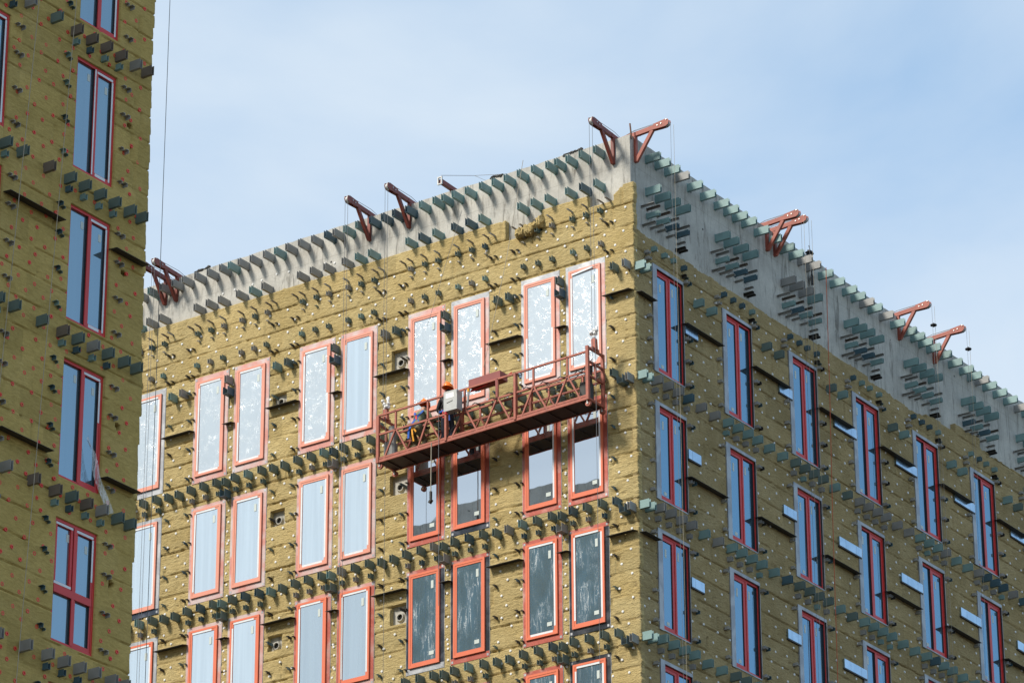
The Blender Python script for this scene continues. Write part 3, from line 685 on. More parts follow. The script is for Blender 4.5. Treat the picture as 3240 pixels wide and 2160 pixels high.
LEDGE.add(lgc, FL(-0.42, 12.63)); LEDGE.add(lgc, FL(-0.42, 6.36)); LEDGE.add(lgr1, FR(0.42, 12.58)); LEDGE.add(lgr1, FR(0.40, 6.33))
for k in range(6):
    LEDGE.add(lgr, FR(PR*k+3.0, 12.50)); LEDGE.add(lgr, FR(PR*k+3.0, 8.42))
LEDGE.finish()
TRIM = PartSet('metal_strip', main)
def trim_mesh(wd, h=0.25, seams=2):
    b = MB(); n = seams+1; x = -wd/2; cuts = [0]+sorted([0.28+0.44*i+0.03*((i*7) % 3) for i in range(seams)])+[1]
    for a, c in zip(cuts[:-1], cuts[1:]): b.box(-wd/2+a*wd, -wd/2+c*wd-0.007, -0.055, 0.01, 0, h, 0)
    b.box(-wd/2, wd/2, -0.05, 0.01, -0.035, -.001, 1)
    return b.mesh('metal strip', ['trim', 'dark'])
for z in (12.27, 8.94, 5.62):
    TRIM.add(trim_mesh(0.57, 0.24, 1), FR(2.51, z)); TRIM.add(trim_mesh(0.64, 0.24, 2), FR(6.99, z))
    for k in (3, 4, 5, 6): TRIM.add(trim_mesh(1.14, 0.24, 2), FR(PR*k+0.335, z+0.02))
TRIM.finish()
for s in (BIG, SML, THN, CLP): s.finish()

# round insulation anchors --------------------------------------------------------
def disc(mat, r=0.033, ringed=False):
    b = MB(); n = 10
    if ringed:
        vs = [(r*math.cos(2*PI*i/n), -0.008, r*math.sin(2*PI*i/n)) for i in range(n)]+[(r*.5*math.cos(2*PI*i/n), -0.010, r*.5*math.sin(2*PI*i/n)) for i in range(n)]+[(r*.45*math.cos(2*PI*i/n), 0.004, r*.45*math.sin(2*PI*i/n)) for i in range(n)]
        b.add(vs, [(j*n+i, j*n+(i+1) % n, (j+1)*n+(i+1) % n, (j+1)*n+i) for j in range(2) for i in range(n)]+[tuple(range(2*n, 3*n))], 0)
        b.cyl((0, 0.03, 0), (0, -0.0078, 0), r, n, 0, caps=False)
    else: b.cyl((0, 0.04, 0), (0, -0.016, 0), r*.92, n, 0); b.cyl((0, -0.016, 0), (0, -0.022, 0), r*.5, 8, 0)
    return b.mesh('insulation anchor', [mat])
ANC = PartSet('insulation_anchor', main); dw = disc('anchor_w')
def free(rects, u, z, m=0.05): return all(not (a-m < u < b+m and c-m < z < d+m) for a, b, c, d in rects)
lrect = [(a, b, z0, z1) for (a, b) in cols for z0, z1 in zip(lbot, ltop)]+VENT
for j, z in enumerate(np.arange(2.3, 15.3, 0.30)):
    for i, u in enumerate(np.arange(-16.5, -0.1, 0.58)):
        uu = u+(0.29 if j % 2 else 0)+R_.uniform(-.09, .09); zz = z+R_.uniform(-.05, .05)
        if uu < -0.06 and free(lrect, uu, zz) and zz < 15.1 and not (-3.9 < uu < -2.6 and zz > 14.8): ANC.add(dw, FL(uu, zz))
for k in range(5):
    for z in np.arange(2.5, 13.7, 0.29): ANC.add(dw, FL(-PER*k-2.09+R_.uniform(-.03, .03), z+R_.uniform(-.04, .04)))
for u in (-13.0, -12.6, -12.0, -11.7, -9.6, -9.3, -11.2, -10.8): ANC.add(dw, FL(u, 16.02+R_.uniform(-.08, .12), 0.148))
rrect = [(a, b, z0, z1) for (a, b) in rcols for z0, z1 in zip(rbot, rtop)]
for j, z in enumerate(np.arange(2.5, 14.2, 0.33)):
    for i, u in enumerate(np.arange(0.1, 21.5, 0.60)):
        uu = u+(0.3 if j % 2 else 0)+R_.uniform(-.09, .09); zz = z+R_.uniform(-.06, .06)
        if uu > 0.08 and free(rrect, uu, zz): ANC.add(dw, FR(uu, zz))
ANC.finish()

# ================================================================== near building
near = empty('apartment_building', (-10, -30, 0))
tag(near, 'nearer twin block at the left edge, olive mineral wool wall dotted with red anchors', 'building')
ND = -18.08
b = MB(); b.box(-20.6, -0.15, -46, ND-0.15, 0, TOP+Z0-0.5, 0); b.box(-20.6, -0.15, ND-0.40, ND-0.15, TOP+Z0-.499, TOP+Z0, 0); b.box(-.40, -0.15, -46, ND-0.401, TOP+Z0-.499, TOP+Z0, 0)
b.build('concrete_wall', ['concrete'], near)
ntop = [13.36, 10.05, 6.75, 3.44, 0.13, -3.17]; nbot = [z-2.49 for z in ntop]
ncols = [(-20.42-PR*k, -19.20-PR*k) for k in range(3)]
NOPEN = [(a, b_, z0, z1) for (a, b_) in ncols for z0, z1 in zip(nbot, ntop)]
NB = PartSet('wall_bracket', near); NS = PartSet('small_bracket', near); NC = PartSet('wall_clip', near); NA = PartSet('insulation_anchor', near)
NHOLE = [(-18.77, 9.14), (-18.77, 5.85), (-18.765, 2.54), (-18.78, -0.74)]
for k in range(3):
    o = -PR*k
    for r in range(6):
        zb = nbot[r]-0.39
        m0 = ('brown', 'green', 'green', 'brown', 'grey', 'grey')[r]
        for u in (-20.63, -20.17, -19.72, -19.28, -18.81, -21.24, ) + ((-18.44,) if k == 0 else ()):
            NB.add(BR['big', m0 if R_.random() < .7 else pick(('grey', 2), ('green', 1), ('brown', 1))], FR(o+u+jit(), zb+jit()))
        if k == 0: pass
        for u in (-20.57, -20.13, -19.68, -19.24): NS.add(BR['small', pick(('teal', 3), ('navy', 2))], FR(o+u+jit(), zb-0.215+jit()))
        for dz_ in (0.18, 0.80, 1.58, 2.33):
            NC.add(BR['clip', pick(('navy', 2), ('teal', 1))], FR(o-20.80, ntop[r]-dz_)); NC.add(BR['stub', 'green'], FR(o-20.70, ntop[r]-dz_-.05))
            NC.add(BR['clip', pick(('zinc', 2), ('grey', 2))], FR(o-18.93, ntop[r]-dz_)); NC.add(BR['stub', 'zinc'], FR(o-19.05, ntop[r]-dz_+.03))
ns = lines(-26.0, ND, 0.055, [v for q in NOPEN for v in q[:2]]); nz2 = lines(-7.0, 15.9, 0.021, [v for q in NOPEN for v in q[2:]])
def nkeep(u, z):
    k = z < 99
    for a, b_, z0, z1 in NOPEN: k &= ~((u > a) & (u < b_) & (z > z0) & (z < z1))
    for hu, hz in NHOLE: k &= ((u-hu)**2+(z-hz)**2) > 0.0060
    return k
def nedge(U, Zz):
    row = np.floor((Zz+0.1)/0.62)
    d = 0.10*(vnoise(row*9.7+.5, row*0+.5, 71)-0.75)+0.02*fbm(Zz*7, Zz*0, 72, 3)-0.03*((Zz+0.1)/0.62-row)
    return U+np.where(U > ND-0.001, d, np.where(U > ND-0.07, d*0.6, 0))
wool_sheet('insulation', near, 'R', ns, nz2, lambda U, Zz: wool_height(U, Zz, 303, 0.22, 0.075, 0.5, 0.010), nkeep, nedge, 'wool_near')
b = MB(); b.box(-20.6, -0.16, ND-.15, ND-.02, 0, 15.6+Z0); b.box(-0.14, 0.0, -46, -26.01, 0, 15.6+Z0); b.box(-0.14, 0.0, -26.0, ND-.05, 0, -7.0+Z0)
b.build('insulation', ['wool_near'], near)
for hu, hz in NHOLE:
    b = MB(); b.cyl((0, 0.142, 0), (0, 0.148, 0), 0.10, 14); b.build('duct_hole', ['hole'], near, FR(hu, hz))  # black disc painted as the unlit depth of the duct
# loose sheeting bunched along the roof edge (mirrored in the windows opposite)
b = MB(); n = 40; vs = []
for i in range(n+1):
    x = -20.4+15.5*i/n; z = TOP+Z0-0.45+max(0, 0.75*math.sin(i*0.33+0.6)+0.35*math.sin(i*0.9))
    vs += [(x, ND-0.9, TOP+Z0-0.48), (x, ND-1.3, z+0.5), (x, ND-1.8, z+0.35), (x, ND-2.4, TOP+Z0-0.48)]
b.add(vs, [(i*4+j, (i+1)*4+j, (i+1)*4+j+1, i*4+j+1) for i in range(n) for j in range(3)]); b.build('roof_sheeting', ['steel'], near, smooth=True)
for r in range(6):
    for k, (a, b_) in enumerate(ncols):
        mat = FR(a, nbot[r]); W_ = b_-a; H_ = ntop[r]-nbot[r]; dp = 0.11; f = MB(); mul = W_*0.50
        ring(f, .003, W_-.003, .003, H_-.003, (0.06, 0.055, 0.06, 0.05), dp-.07, dp+.03, (0,)*4)
        f.box(mul-0.036, mul+0.036, dp-.078, dp+.03, .06, H_-.06)
        if k: r_ = 9
        else: r_ = r
        fixed = (0.05, mul-0.05)
        ring(f, mul+.038, W_-.062, .065, H_-.065, (0.07, 0.05, 0.08, 0.045), dp-.062, dp+.03, (0,)*4)
        panes = []
        if r == 4:
            ring(f, .055, mul-.052, H_*0.46, H_-.065, (0.06, 0.06, 0.08, 0.05), dp-.062, dp+.03, (0,)*4); f.box(.055, W_-.08, dp-.08, dp+.03, H_*0.40, H_*0.46-.001)
        win = f.build('window', ['red_r'], near, mat)
        for pa, pb, qz0, qz1 in ((0.05, mul-.038, .06, H_-.06), (mul+.085, W_-.113, .145, H_-.135)):
            gk = MB(); gk.box(pb-.008, pb-.0005, dp-.06, dp+.001, qz0, qz1); gk.build('gasket', ['gasket'], win, mat)
            p = MB(); p.box(pa, pb, dp-.02, dp, qz0, qz1); p.build('pane', ['g_near'], win, mat)
            s_ = MB(); s_.box(pb-.16, pb-.08, dp-.024, dp-.0205, qz1-.32, qz1-.16); s_.build('sticker', ['sticker'], win, mat)
        t_ = MB(); ty = (dp-.067, dp-.0625)
        if r == 1: t_.box(mul-.035, mul+.0, dp-.083, dp-.079, .06, H_-.07)
        t_.box(mul+.05, W_-.08, *ty, H_-.125, H_-.075); t_.box(W_-.111, W_-.066, *ty, .1 if r < 3 else H_*.6, H_-.14)
        if r == 4: t_.box(.06, mul-.06, *ty, H_-.12, H_-.075); t_.box(.06, mul-.06, *ty, H_*.47, H_*.47+.05)
        if r == 1 or r == 2: t_.box(mul+.10, W_-.2, *ty, .075, .135)
        t_.build('protective_tape', ['tape'], win, mat)
NL = PartSet('metal_ledge', near)
NL.add(ledge_mesh(1.64, 0.22), FR(-21.56, 6.20)); NL.add(ledge_mesh(1.02, 0.22), FR(-18.72, 6.20)); NL.add(ledge_mesh(1.50, 0.22), FR(-21.52, 1.31)); NL.add(ledge_mesh(1.02, 0.22), FR(-18.72, 1.30)); NL.finish()
dr = disc('anchor_r', 0.043, True)
for j, z in enumerate(np.arange(-4.6, 13.2, 0.29)):
    for u in np.arange(-23.4, -18.2, 0.52):
        uu = u+(0.26 if j % 2 else 0)+R_.uniform(-.08, .08); zz = z+R_.uniform(-.07, .07)
        if uu < -18.25 and free(NOPEN, uu, zz, .07): NA.add(dr, FR(uu, zz))
for s in (NB, NS, NC, NA): s.finish()

# peeled film hanging from one near window
b = MB(); n = 14; vs = []
for i in range(n+1):
    t = i/n; yy = -19.66+0.52*t+0.03*math.sin(t*9); wv = 0.05+0.20*math.sin(min(1, t*1.25)*PI*0.62)
    zz = 1.98-1.42*t+0.02*math.sin(t*13)
    for j in range(4): vs.append((0.02+0.12*t+0.03*math.sin(j*2.1+t*8), yy+wv*(j/3-0.35), zz+Z0+0.05*math.sin(j*1.7+t*3)))
b.add(vs, [(i*4+j, i*4+j+1, (i+1)*4+j+1, (i+1)*4+j) for i in range(n) for j in range(3)])
tag(b.build('plastic_film', ['film'], smooth=True), 'torn clear plastic film dangling from a red framed window of the near building', 'plastic film')

# ================================================================== roof jibs
def make_jib(paint, tilt=3.0):
    j = empty('roof_jib', (0, 0, 0)); t = math.tan(math.radians(tilt))
    b = MB(); b.bar((0, 2.6, 0.07-2.6*t), (0, -0.62, 0.07+0.62*t), 0.085, 0.115); b.bar((0, -0.02, 0.07), (0, -0.03, 0.075), 0.10, 0.13)
    b.build('beam', [paint], j)
    b = MB(); z1 = 0.07+0.62*t
    for sx in (-0.05, 0.05):
        o = [(-0.46, z1-0.075), (-0.50, z1+0.075), (-0.72, z1+0.10), (-0.86, z1+0.115), (-0.93, z1+0.085), (-0.945, z1+0.02), (-0.92, z1-0.05), (-0.85, z1-0.085), (-0.70, z1-0.085)]
        vs = [(sx-0.008, y, z) for y, z in o]+[(sx+0.008, y, z) for y, z in o]; m = len(o)
        b.add(vs, [tuple(range(m)), tuple(range(2*m-1, m-1, -1))]+[(i, m+i, m+(i+1) % m, (i+1) % m) for i in range(m)])
    b.build('head', [paint], j)
    b = MB(); b.cyl((-0.035, -0.86, z1), (0.035, -0.86, z1), 0.08, 14); b.build('pulley', ['steel'], j)
    b = MB()
    for y, z in ((-0.62, z1), (-0.73, z1+0.02), (-0.88, z1+0.09)): b.cyl((-0.075, y, z), (0.075, y, z), 0.018, 6)
    b.build('bolt', ['bolt'], j)
    b = MB(); b.bar((0, 0.085, 0.0), (0, 0.085, -0.70), 0.085, 0.11, 0, (0, 1, 0)); b.bar((0, 0.13, -0.05), (0, 0.13, -0.18), 0.13, 0.03, 0, (0, 1, 0)); b.bar((0, 0.13, -0.50), (0, 0.13, -0.62), 0.13, 0.03, 0, (0, 1, 0)); b.build('post', [paint], j)
    b = MB(); b.bar((0, 0.05, -0.68), (0, -0.45, 0.03+0.45*t), 0.075, 0.09, 0, (0, 1, 0)); b.build('brace', [paint], j)
    b = MB(); b.path([(0.03, -0.86, z1+0.10), (0.03, 0.1, 0.20), (0.03, 1.1, -0.02)], 0.006, 4); b.path([(-0.03, -0.86, z1+0.10), (-0.03, 0.1, 0.17), (-0.03, 1.0, -0.04)], 0.006, 4); b.build('stay_cable', ['cable'], j)
    return j
def copy_tree(o, mat):
    r = o.copy(); C.objects.link(r); r.matrix_basis = mat
    for ch in o.children:
        c = ch.copy(); C.objects.link(c); c.parent = r
    return r
jl = make_jib('jib_l'); jr = make_jib('jib_r')
GJ = 'steel jibs carrying ropes along the roof edge'
jibs = [('L', -14.97, 'dark red jib half hidden behind the near building at the far left of the roof'), ('L', -14.58, 'dark red jib second from the left, crossing the far left one'),
        ('L', -8.165, 'dark red jib third from the left, alone on the sunny roof edge'), ('L', -6.888, 'dark red jib on the sunny roof edge above the cradle left end'),
        ('L', -0.63, 'dark red jib just left of the roof corner holding the cradle by its right end'),
        ('R', 0.36, 'orange red jib just right of the roof corner above the shaded wall'), ('R', 6.58, 'nearer of the two crossing red jibs midway along the shaded roof edge'),
        ('R', 6.97, 'farther of the two crossing red jibs midway along the shaded roof edge'), ('R', 13.47, 'orange red jib second from the right end of the shaded roof edge'),
        ('R', 15.42, 'orange red jib nearest the right border of the picture')]
first = {'L': True, 'R': True}
for f, u, lab in jibs:
    mat = FL(u, TOP, 0.05) if f == 'L' else FR(u, TOP, -0.05)
    src = jl if f == 'L' else jr
    if first[f]: src.matrix_basis = mat; o = src; first[f] = False
    else: o = copy_tree(src, mat)
    tag(o, lab, 'jib', GJ)
# loose beam poking over the parapet
t = empty('steel_beam', (-5.6, 0.1, TOP+Z0)); tag(t, 'short red steel beam with pale end plate poking over the sunny parapet, without brace', 'beam')
b = MB(); b.bar((-5.6, 1.2, TOP+Z0+0.05), (-5.6, -0.30, TOP+Z0+0.10), 0.10, 0.11); b.build('beam', ['jib_l'], t)
b = MB(); ring(b, -0.07, 0.07, -0.11, 0.11, (0.03, 0.03, 0.03, 0.03), -0.02, 0.02, (0,)*4); b.build('end_plate', ['steel'], t, Matrix.Translation((-5.6, -0.33, TOP+Z0+0.10)))
b = MB(); b.path([(-5.56, -0.33, TOP+Z0+.24), (-4.9, .2, TOP+Z0+.26), (-3.6, .6, TOP+Z0+.12)], .006, 4); b.path([(-4.9, .2, TOP+Z0+.26), (-4.5, .3, TOP+Z0+.0)], .006, 4); b.build('stay_cable', ['cable'], t)

# ================================================================== ropes
def rope(pts, r, mat, label, group=None, name='rope'):
    b = MB(); b.path(pts, r, 5); o = b.build(name, [mat]); return tag(o, label, 'rope', group)
def drop(x, y, z1, z0=None): return [(x, y, z1+Z0), (x, y, (z0+Z0) if z0 is not None else 0.5)]
GR = 'thin ropes hanging from the roof jibs'
names = ['far left jib', 'jib second from the left', 'third jib from the left', 'jib above the cradle left end', 'jib at the left of the roof corner', 'jib at the right of the roof corner',
         'nearer crossing jib of the shaded roof', 'farther crossing jib of the shaded roof', 'second last jib on the right', 'last jib on the right']
for (f, u, lab), nm in zip(jibs, names):
    for s, side in ((-0.05, 'left'), (0.06, 'right')):
        z0 = None
        if nm.endswith('left end') or 'left of the roof corner' in nm: z0 = 10.3 if s < 0 else 2.0
        if f == 'L': pts = drop(u+s, -0.86-0.03*(s > 0), 17.0, z0)
        else: pts = drop(0.95+0.02*(s > 0), u+s, 17.0, z0)
        rope(pts, 0.0055 if f == 'L' else 0.0042, 'cable' if f == 'L' or s < 0 else 'cable_tan', '%s rope of the pair hanging from the %s' % (side, nm), GR)
for i, (p, q) in enumerate((((0.5, -22.198, 10.04), (0.5, -22.656, 2.84)), ((0.5, -21.10, 10.74), (0.5, -21.847, -3.69)))):
    p, q = Vector(p), Vector(q); e = (q-p); a = p-e*0.25; z = q+e*1.2
    rope([(a.x, a.y, a.z+Z0), (z.x, z.y, z.z+Z0)], 0.007, 'cable_tan', 'pale string slanting down the near olive wall, %s of two' % ('left' if i == 0 else 'right'), 'strings down the near wall')
rope(drop(-0.39, -17.2, 16.9), 0.007, 'cable', 'dark rope hanging in front of the sky beside the near building')
rope(drop(-0.51, -17.6, 8.25), 0.007, 'cable', 'short dark rope close against the edge of the near building')
rope([(-3.05, -0.3, 16.9+Z0), (-3.35, -.62, 14.1+Z0), (-3.95, -.75, 11.3+Z0)], 0.007, 'cable_tan', 'slack tan string crossing the second window from the corner down to the cradle')
rope([(-5.0, -0.2, 16.1+Z0), (-5.85, -.5, 13.0+Z0)], 0.005, 'cable', 'slanting wire ending above the middle windows of the sunny wall')
rope([(0.35, 8.78, 16.5+Z0), (0.36, 8.69, 12.9+Z0), (0.35, 8.60, 9.6+Z0), (0.34, 8.5, 3+Z0)], 0.009, 'cable_orange', 'orange cord hanging down the shaded wall from a dark bundle')
b = MB(); b.blob((-0.05, 8.62, 16.96+Z0), (.10, .13, .07), 0, 4); b.blob((-0.06, 8.74, 16.24+Z0), (.05, .09, .15), 0, 9); b.path([(0.0, 8.64, 16.93+Z0), (-0.05, 8.70, 16.6+Z0), (-0.05, 8.74, 16.3+Z0)], .016, 6)
tag(b.build('cloth_bundle', ['black']), 'black bundle of rope and cloth slung over the shaded roof edge', 'bundle')
for u, lab in ((13.47, 'black disc stopper on the ropes of the second last jib on the right'), (15.42, 'black disc stopper on the ropes of the last jib on the right')):
    b = MB(); b.cyl((0.95, u, 16.40+Z0), (0.95, u, 16.425+Z0), 0.09, 14); b.cyl((0.95, u, 16.36+Z0), (0.95, u, 16.47+Z0), 0.025, 8); tag(b.build('rope_stopper', ['black']), lab, 'stopper', 'disc stoppers on the ropes')
b = MB(); b.bar((-0.13, 0.2, TOP+Z0-.1), (-0.17, 0.2, TOP+Z0+.33), 0.03, 0.03); tag(b.build('steel_stub', ['rust']), 'rusty upright steel stub at the roof corner', 'steel bar')
b = MB(); b.cyl((-0.3, 9.40, TOP+Z0-.2), (-0.3, 9.05, TOP+Z0+.48), 0.012, 6); tag(b.build('thin_rod', ['cable']), 'thin leaning rod sticking up from the shaded roof edge', 'rod')
for i, (x, w_, lab) in enumerate(((-13.75, .5, 'dark sheet lying on the sunny parapet near the two left jibs'), (-4.15, .35, 'black crumpled rag on the sunny parapet right of the loose beam'), (-1.85, .55, 'crumpled dark netting lying on the sunny parapet near the corner jib'))):
    b = MB(); rr = random.Random(i)
    b.box(x-w_/2, x+w_/2, 0.13, 0.5, TOP+Z0+.012, TOP+Z0+.025)
    for q in range(6): b.blob((x-w_/2+w_*rr.random(), 0.16, TOP+Z0-.02+.06*rr.random()), (.05+.03*rr.random(), .04, .025+.02*rr.random()), 0, q+i*7)
    tag(b.build('roof_scrap', ['dark']), lab, 'scrap')
# torn wool chunk
b = MB(); n = 26; vs = []; rr = random.Random(5); K_ = 14
for i in range(n+1):
    t = i/n; x = -3.42+0.80*t; zt = 14.99+0.17*t+0.04*math.sin(t*9)
    for j in range(K_):
        a = 2*PI*j/K_; rad = 1+rr.uniform(-.22, .22); e = (0.35 if i in (0, n) else 1)
        vs.append((x+rr.uniform(-.02, .02), -0.03+0.16*rad*e*math.cos(a)+(0.06*math.sin(a)), zt+(0.19 if math.sin(a) > 0 else 0.15)*rad*e*math.sin(a)+Z0))
b.add(vs, [(i*K_+j, i*K_+(j+1) % K_, (i+1)*K_+(j+1) % K_, (i+1)*K_+j) for i in range(n) for j in range(K_)]+[tuple(range(K_)), tuple(range(n*K_+K_-1, n*K_-1, -1))])
tag(b.build('wool_chunk', ['wool_sun']), 'loose torn lump of mineral wool stuck in a gap below the sunny parapet', 'insulation piece')

# ================================================================== suspended cradle
cr_ = empty('suspended_cradle', (-3.86, -0.67, 9.45+Z0))
tag(cr_, 'red oxide steel suspended work cradle with lattice railing hanging on the sunny wall', 'cradle')
SL = 0.0235
def cz(x): return (x+6.97)*SL
YF, YB = -1.0, -0.34
def P(x, y, z): return (x, y, z+cz(x)+Z0)
b = MB(); x0, x1 = -6.97, -0.73
zd = 9.42
vs = [P(x0, YF+.02, zd), P(x1, YF+.02, zd), P(x1, YB-.02, zd), P(x0, YB-.02, zd)]; vs += [(v[0], v[1], v[2]+0.03) for v in vs]
b.add(vs, [(0, 3, 2, 1), (4, 5, 6, 7), (0, 1, 5, 4), (1, 2, 6, 5), (2, 3, 7, 6), (3, 0, 4, 7)])
for i in range(13):
    x = x0+0.25+i*0.48; b.bar(P(x, YF+.03, zd-.015), P(x, YB-.03, zd-.015), 0.03, 0.03)
b.build('deck', ['deck'], cr_)
for y, nm in ((YF, 'railing'), (YB, 'railing')):
    b = MB(); top, mid, bot = 10.66, 10.15, 9.44
    if y == YB: top, mid = 10.40, 10.10
    for z, h in ((top, 0.045), (mid, 0.045), (bot, 0.07)): b.bar(P(x0, y, z), P(x1, y, z), 0.045, h)
    b.bar(P(x0, y, bot+0.075), P(x1, y, bot+0.075), 0.03, 0.05)
    for x in (-4.89, -2.83): b.bar(P(x, y, bot), P(x, y, top), 0.10, 0.06, 0, (1, 0, 0))
    for x in (-6.43, -5.45, -4.34, -3.36, -2.30, -1.31): b.bar(P(x, y, mid), P(x, y, top), 0.045, 0.045, 0, (1, 0, 0))
    for x, a, c in ((-6.43, -6.78, -6.05), (-5.45, -5.75, -5.05), (-4.34, -4.72, -3.97), (-3.36, -3.74, -2.98), (-2.30, -2.65, -1.91), (-1.31, -1.66, -0.94)):
        b.bar(P(a, y, bot+.03), P(x-.02, y, mid), 0.04, 0.04, 0, (0, 1, 0)); b.bar(P(c, y, bot+.03), P(x+.02, y, mid), 0.04, 0.04, 0, (0, 1, 0))
    b.build(nm, ['cradle'], cr_)
for x, tz in ((x0, 10.66), (x1, 10.80)):
    b = MB()
    for y in (YF, YB): b.bar(P(x, y, 9.40), P(x, y, tz), 0.075, 0.075, 0, (1, 0, 0))
    for z in (tz-.03, 10.42, 10.05, 9.44): b.bar(P(x, YF, z), P(x, YB, z), 0.05, 0.05)
    b.bar(P(x, -.67, 10.05), P(x, -.67, 10.42), 0.05, 0.05, 0, (1, 0, 0))
    b.build('end_frame', ['cradle'], cr_)
    b = MB(); b.bar(P(x, -.82, tz+.02), P(x, -.52, tz+.02), .06, .07); b.bar(P(x, -.67, tz), P(x-.02, -.67, tz+.30), .10, .12, 0, (1, 0, 0)); b.cyl(P(x-.08, -.67, tz+.22), P(x+.05, -.67, tz+.22), .02, 6)
    b.build('stirrup', ['cradle'], cr_)
    b = MB()
    for q in range(9): rr = random.Random(q+int(-x*10)); b.blob(P(x+rr.uniform(-.14, .10), -.67+rr.uniform(-.06, .06), tz+.30+rr.uniform(0, .26)), (.05, .05, .045), 0, q)
    b.path([P(x+.04, -.67, tz+.4), P(x+.06, -.67, tz+.62)], .035, 6); b.build('wrapped_hook', ['white'], cr_, smooth=True)
    sx = 1 if x < -3 else -1
    b = MB(); hx = x+0.20*sx; b.cyl(P(hx, -.67, 9.50), P(hx, -.67, 9.95), .13, 14); b.cyl(P(hx, -.67, 9.95), P(hx, -.67, 10.28), .095, 14); b.cyl(P(hx, -.67, 10.28), P(hx, -.67, 10.42), .105, 14); b.box(hx-.16, hx-.02, -.80, -.55, 9.65+Z0+cz(x), 10.0+Z0+cz(x)); b.cyl(P(hx-.18, -.72, 9.52), P(hx-.18, -.72, 9.98), .04, 8)
    b.build('hoist', ['grey' if x < -3 else 'dark'], cr_)
    for y in (YF+.06, YB+.02):
        b = MB(); b.cyl(P(x+.03*sx, y-.03, 9.33), P(x+.03*sx, y+.03, 9.33), .075, 14); b.cyl(P(x+.03*sx, y-.05, 9.33), P(x+.03*sx, y+.05, 9.33), .025, 8, 1); b.bar(P(x+.03*sx, y-.045, 9.32), P(x+.03*sx, y-.045, 9.44), .03, .012, 1, (1, 0, 0))
        b.build('castor', ['cradle', 'bolt'], cr_)
# control box on the rail
BX = -0.02; BZ0, BZ1 = 10.14+Z0, 10.64+Z0
b = MB(); b.box(-4.77, -4.38, -1.27, -1.05, BZ0, BZ1); b.box(-4.775, -4.375, -1.28, -1.2705, BZ0-.01, BZ1+.01); b.bar((-4.58, -1.03, BZ1-.06), (-4.58, -1.0, BZ1-.04), .3, .03)
for z in (BZ0+.06, BZ1-.06): b.cyl((-4.378, -1.285, z-.03), (-4.378, -1.285, z+.03), .009, 6)
cb = b.build('control_box', ['boxgrey'], cr_)
b = MB(); b.box(-4.71, -4.47, -1.284, -1.2805, BZ1-.18, BZ1-.05); b.build('label_plate', ['white'], cb)
b = MB(); b.bar((-4.68, -1.283, BZ0+.20), (-4.50, -1.283, BZ0+.235), .004, .016); b.build('latch', ['dark'], cb)
b = MB(); b.cyl((-4.73, -1.24, BZ0-.01), (-4.73, -1.24, BZ0-.07), .035, 10); b.cyl((-4.73, -1.24, BZ0), (-4.73, -1.24, BZ0-.02), .03, 10); b.build('stop_button', ['strapred'], cb)
b = MB(); b.path([P(-4.6, -1.1, 10.2), P(-4.55, -1.05, 9.8), P(-4.9, -1.02, 9.5)], .012, 5); b.build('power_cable', ['black'], cr_)
b = MB(); nn = 34; b.path([P(-4.2+3.4*i/nn, YF+.05*math.cos(i*1.25), 10.15+.045*math.sin(i*1.25)+.02) for i in range(nn+1)], .011, 4); b.build('power_cable', ['black'], cr_)
b = MB(); b.path([P(-0.85, -.62, 10.62), P(-1.3, -.7, 10.20), P(-1.75, -.9, 9.95), P(-2.1, -.97, 10.05)], .010, 4); b.build('power_cable', ['black'], cr_)
# lengths hanging from the cradle
rope([P(-5.32, -1.03, 9.5), P(-5.33, -1.03, 8.2)], 0.013, 'cable_tan', 'cream rope dangling below the cradle deck under the kneeling worker')
rope([P(-5.09, -1.05, 10.3), P(-5.07, -1.05, 5.2)], 0.007, 'cable', 'dark cable hanging straight down below the control box')
t = MB(); t.bar(P(-5.33, -1.03, 8.22), P(-5.33, -1.03, 8.02), .05, .05, 0, (1, 0, 0)); t.bar(P(-5.37, -1.03, 7.92), P(-5.30, -1.03, 8.0), .09, .05); tag(t.build('rope_clamp', ['black']), 'black clamp on the lower end of the cream rope', 'clamp')
# open-ended steel box across the rail
mt_ = Matrix.Translation((-3.74, -0.86, 10.74+Z0)) @ Matrix.Rotation(math.radians(-1.5), 4, 'Y')
b = MB(); b.box(-.47, .47, -.16, .16, 0, .012); b.box(-.47, .47, -.16, -.152, .0125, .20); b.box(-.47, .47, .152, .16, .0125, .20); b.box(-.47, -.462, -.1515, .1515, .0125, .20); b.box(.462, .47, -.1515, .1515, .0125, .20); b.box(.33, .38, -.17, -.13, -.48, -.001)
tag(b.build('steel_trough', ['box_red'], None, mt_), 'wine red steel trough resting across the top rail of the cradle', 'trough')
b = MB(); vs = [P(-4.2+.25*i, -.96+.03*math.sin(i*2), 10.55+.03*i+.02*math.sin(i*3)+dz) for i in range(6) for dz in (0, .06+.02*math.sin(i))]; b.add(vs, [(2*i, 2*i+2, 2*i+3, 2*i+1) for i in range(5)]+[(2*i+1, 2*i+3, 2*i+2, 2*i) for i in range(5)])
tag(b.build('red_strap', ['strapred']), 'loose bright red strap under the wine red trough', 'strap')
b = MB(); b.blob(P(-2.72, -.97, 10.62), (.06, .05, .06), 0, 3); b.blob(P(-2.70, -.97, 10.55), (.045, .04, .05), 0, 5); tag(b.build('cloth_rag', ['trim']), 'small light blue rag tied to the cradle top rail', 'rag')
b = MB(); b.cyl(P(-4.26, -1.0, 10.2), P(-4.23, -1.0, 10.56), .03, 8, 0); b.cyl(P(-4.23, -1.0, 10.56), P(-4.225, -1.0, 10.64), .035, 8, 1); b.cyl(P(-4.225, -1., 10.64), P(-4.2, -1., 10.74), .012, 6, 1); tag(b.build('foam_gun', ['steel', 'strapyel']), 'grey foam gun with yellow top leaning on the cradle rail beside the control box', 'tool')

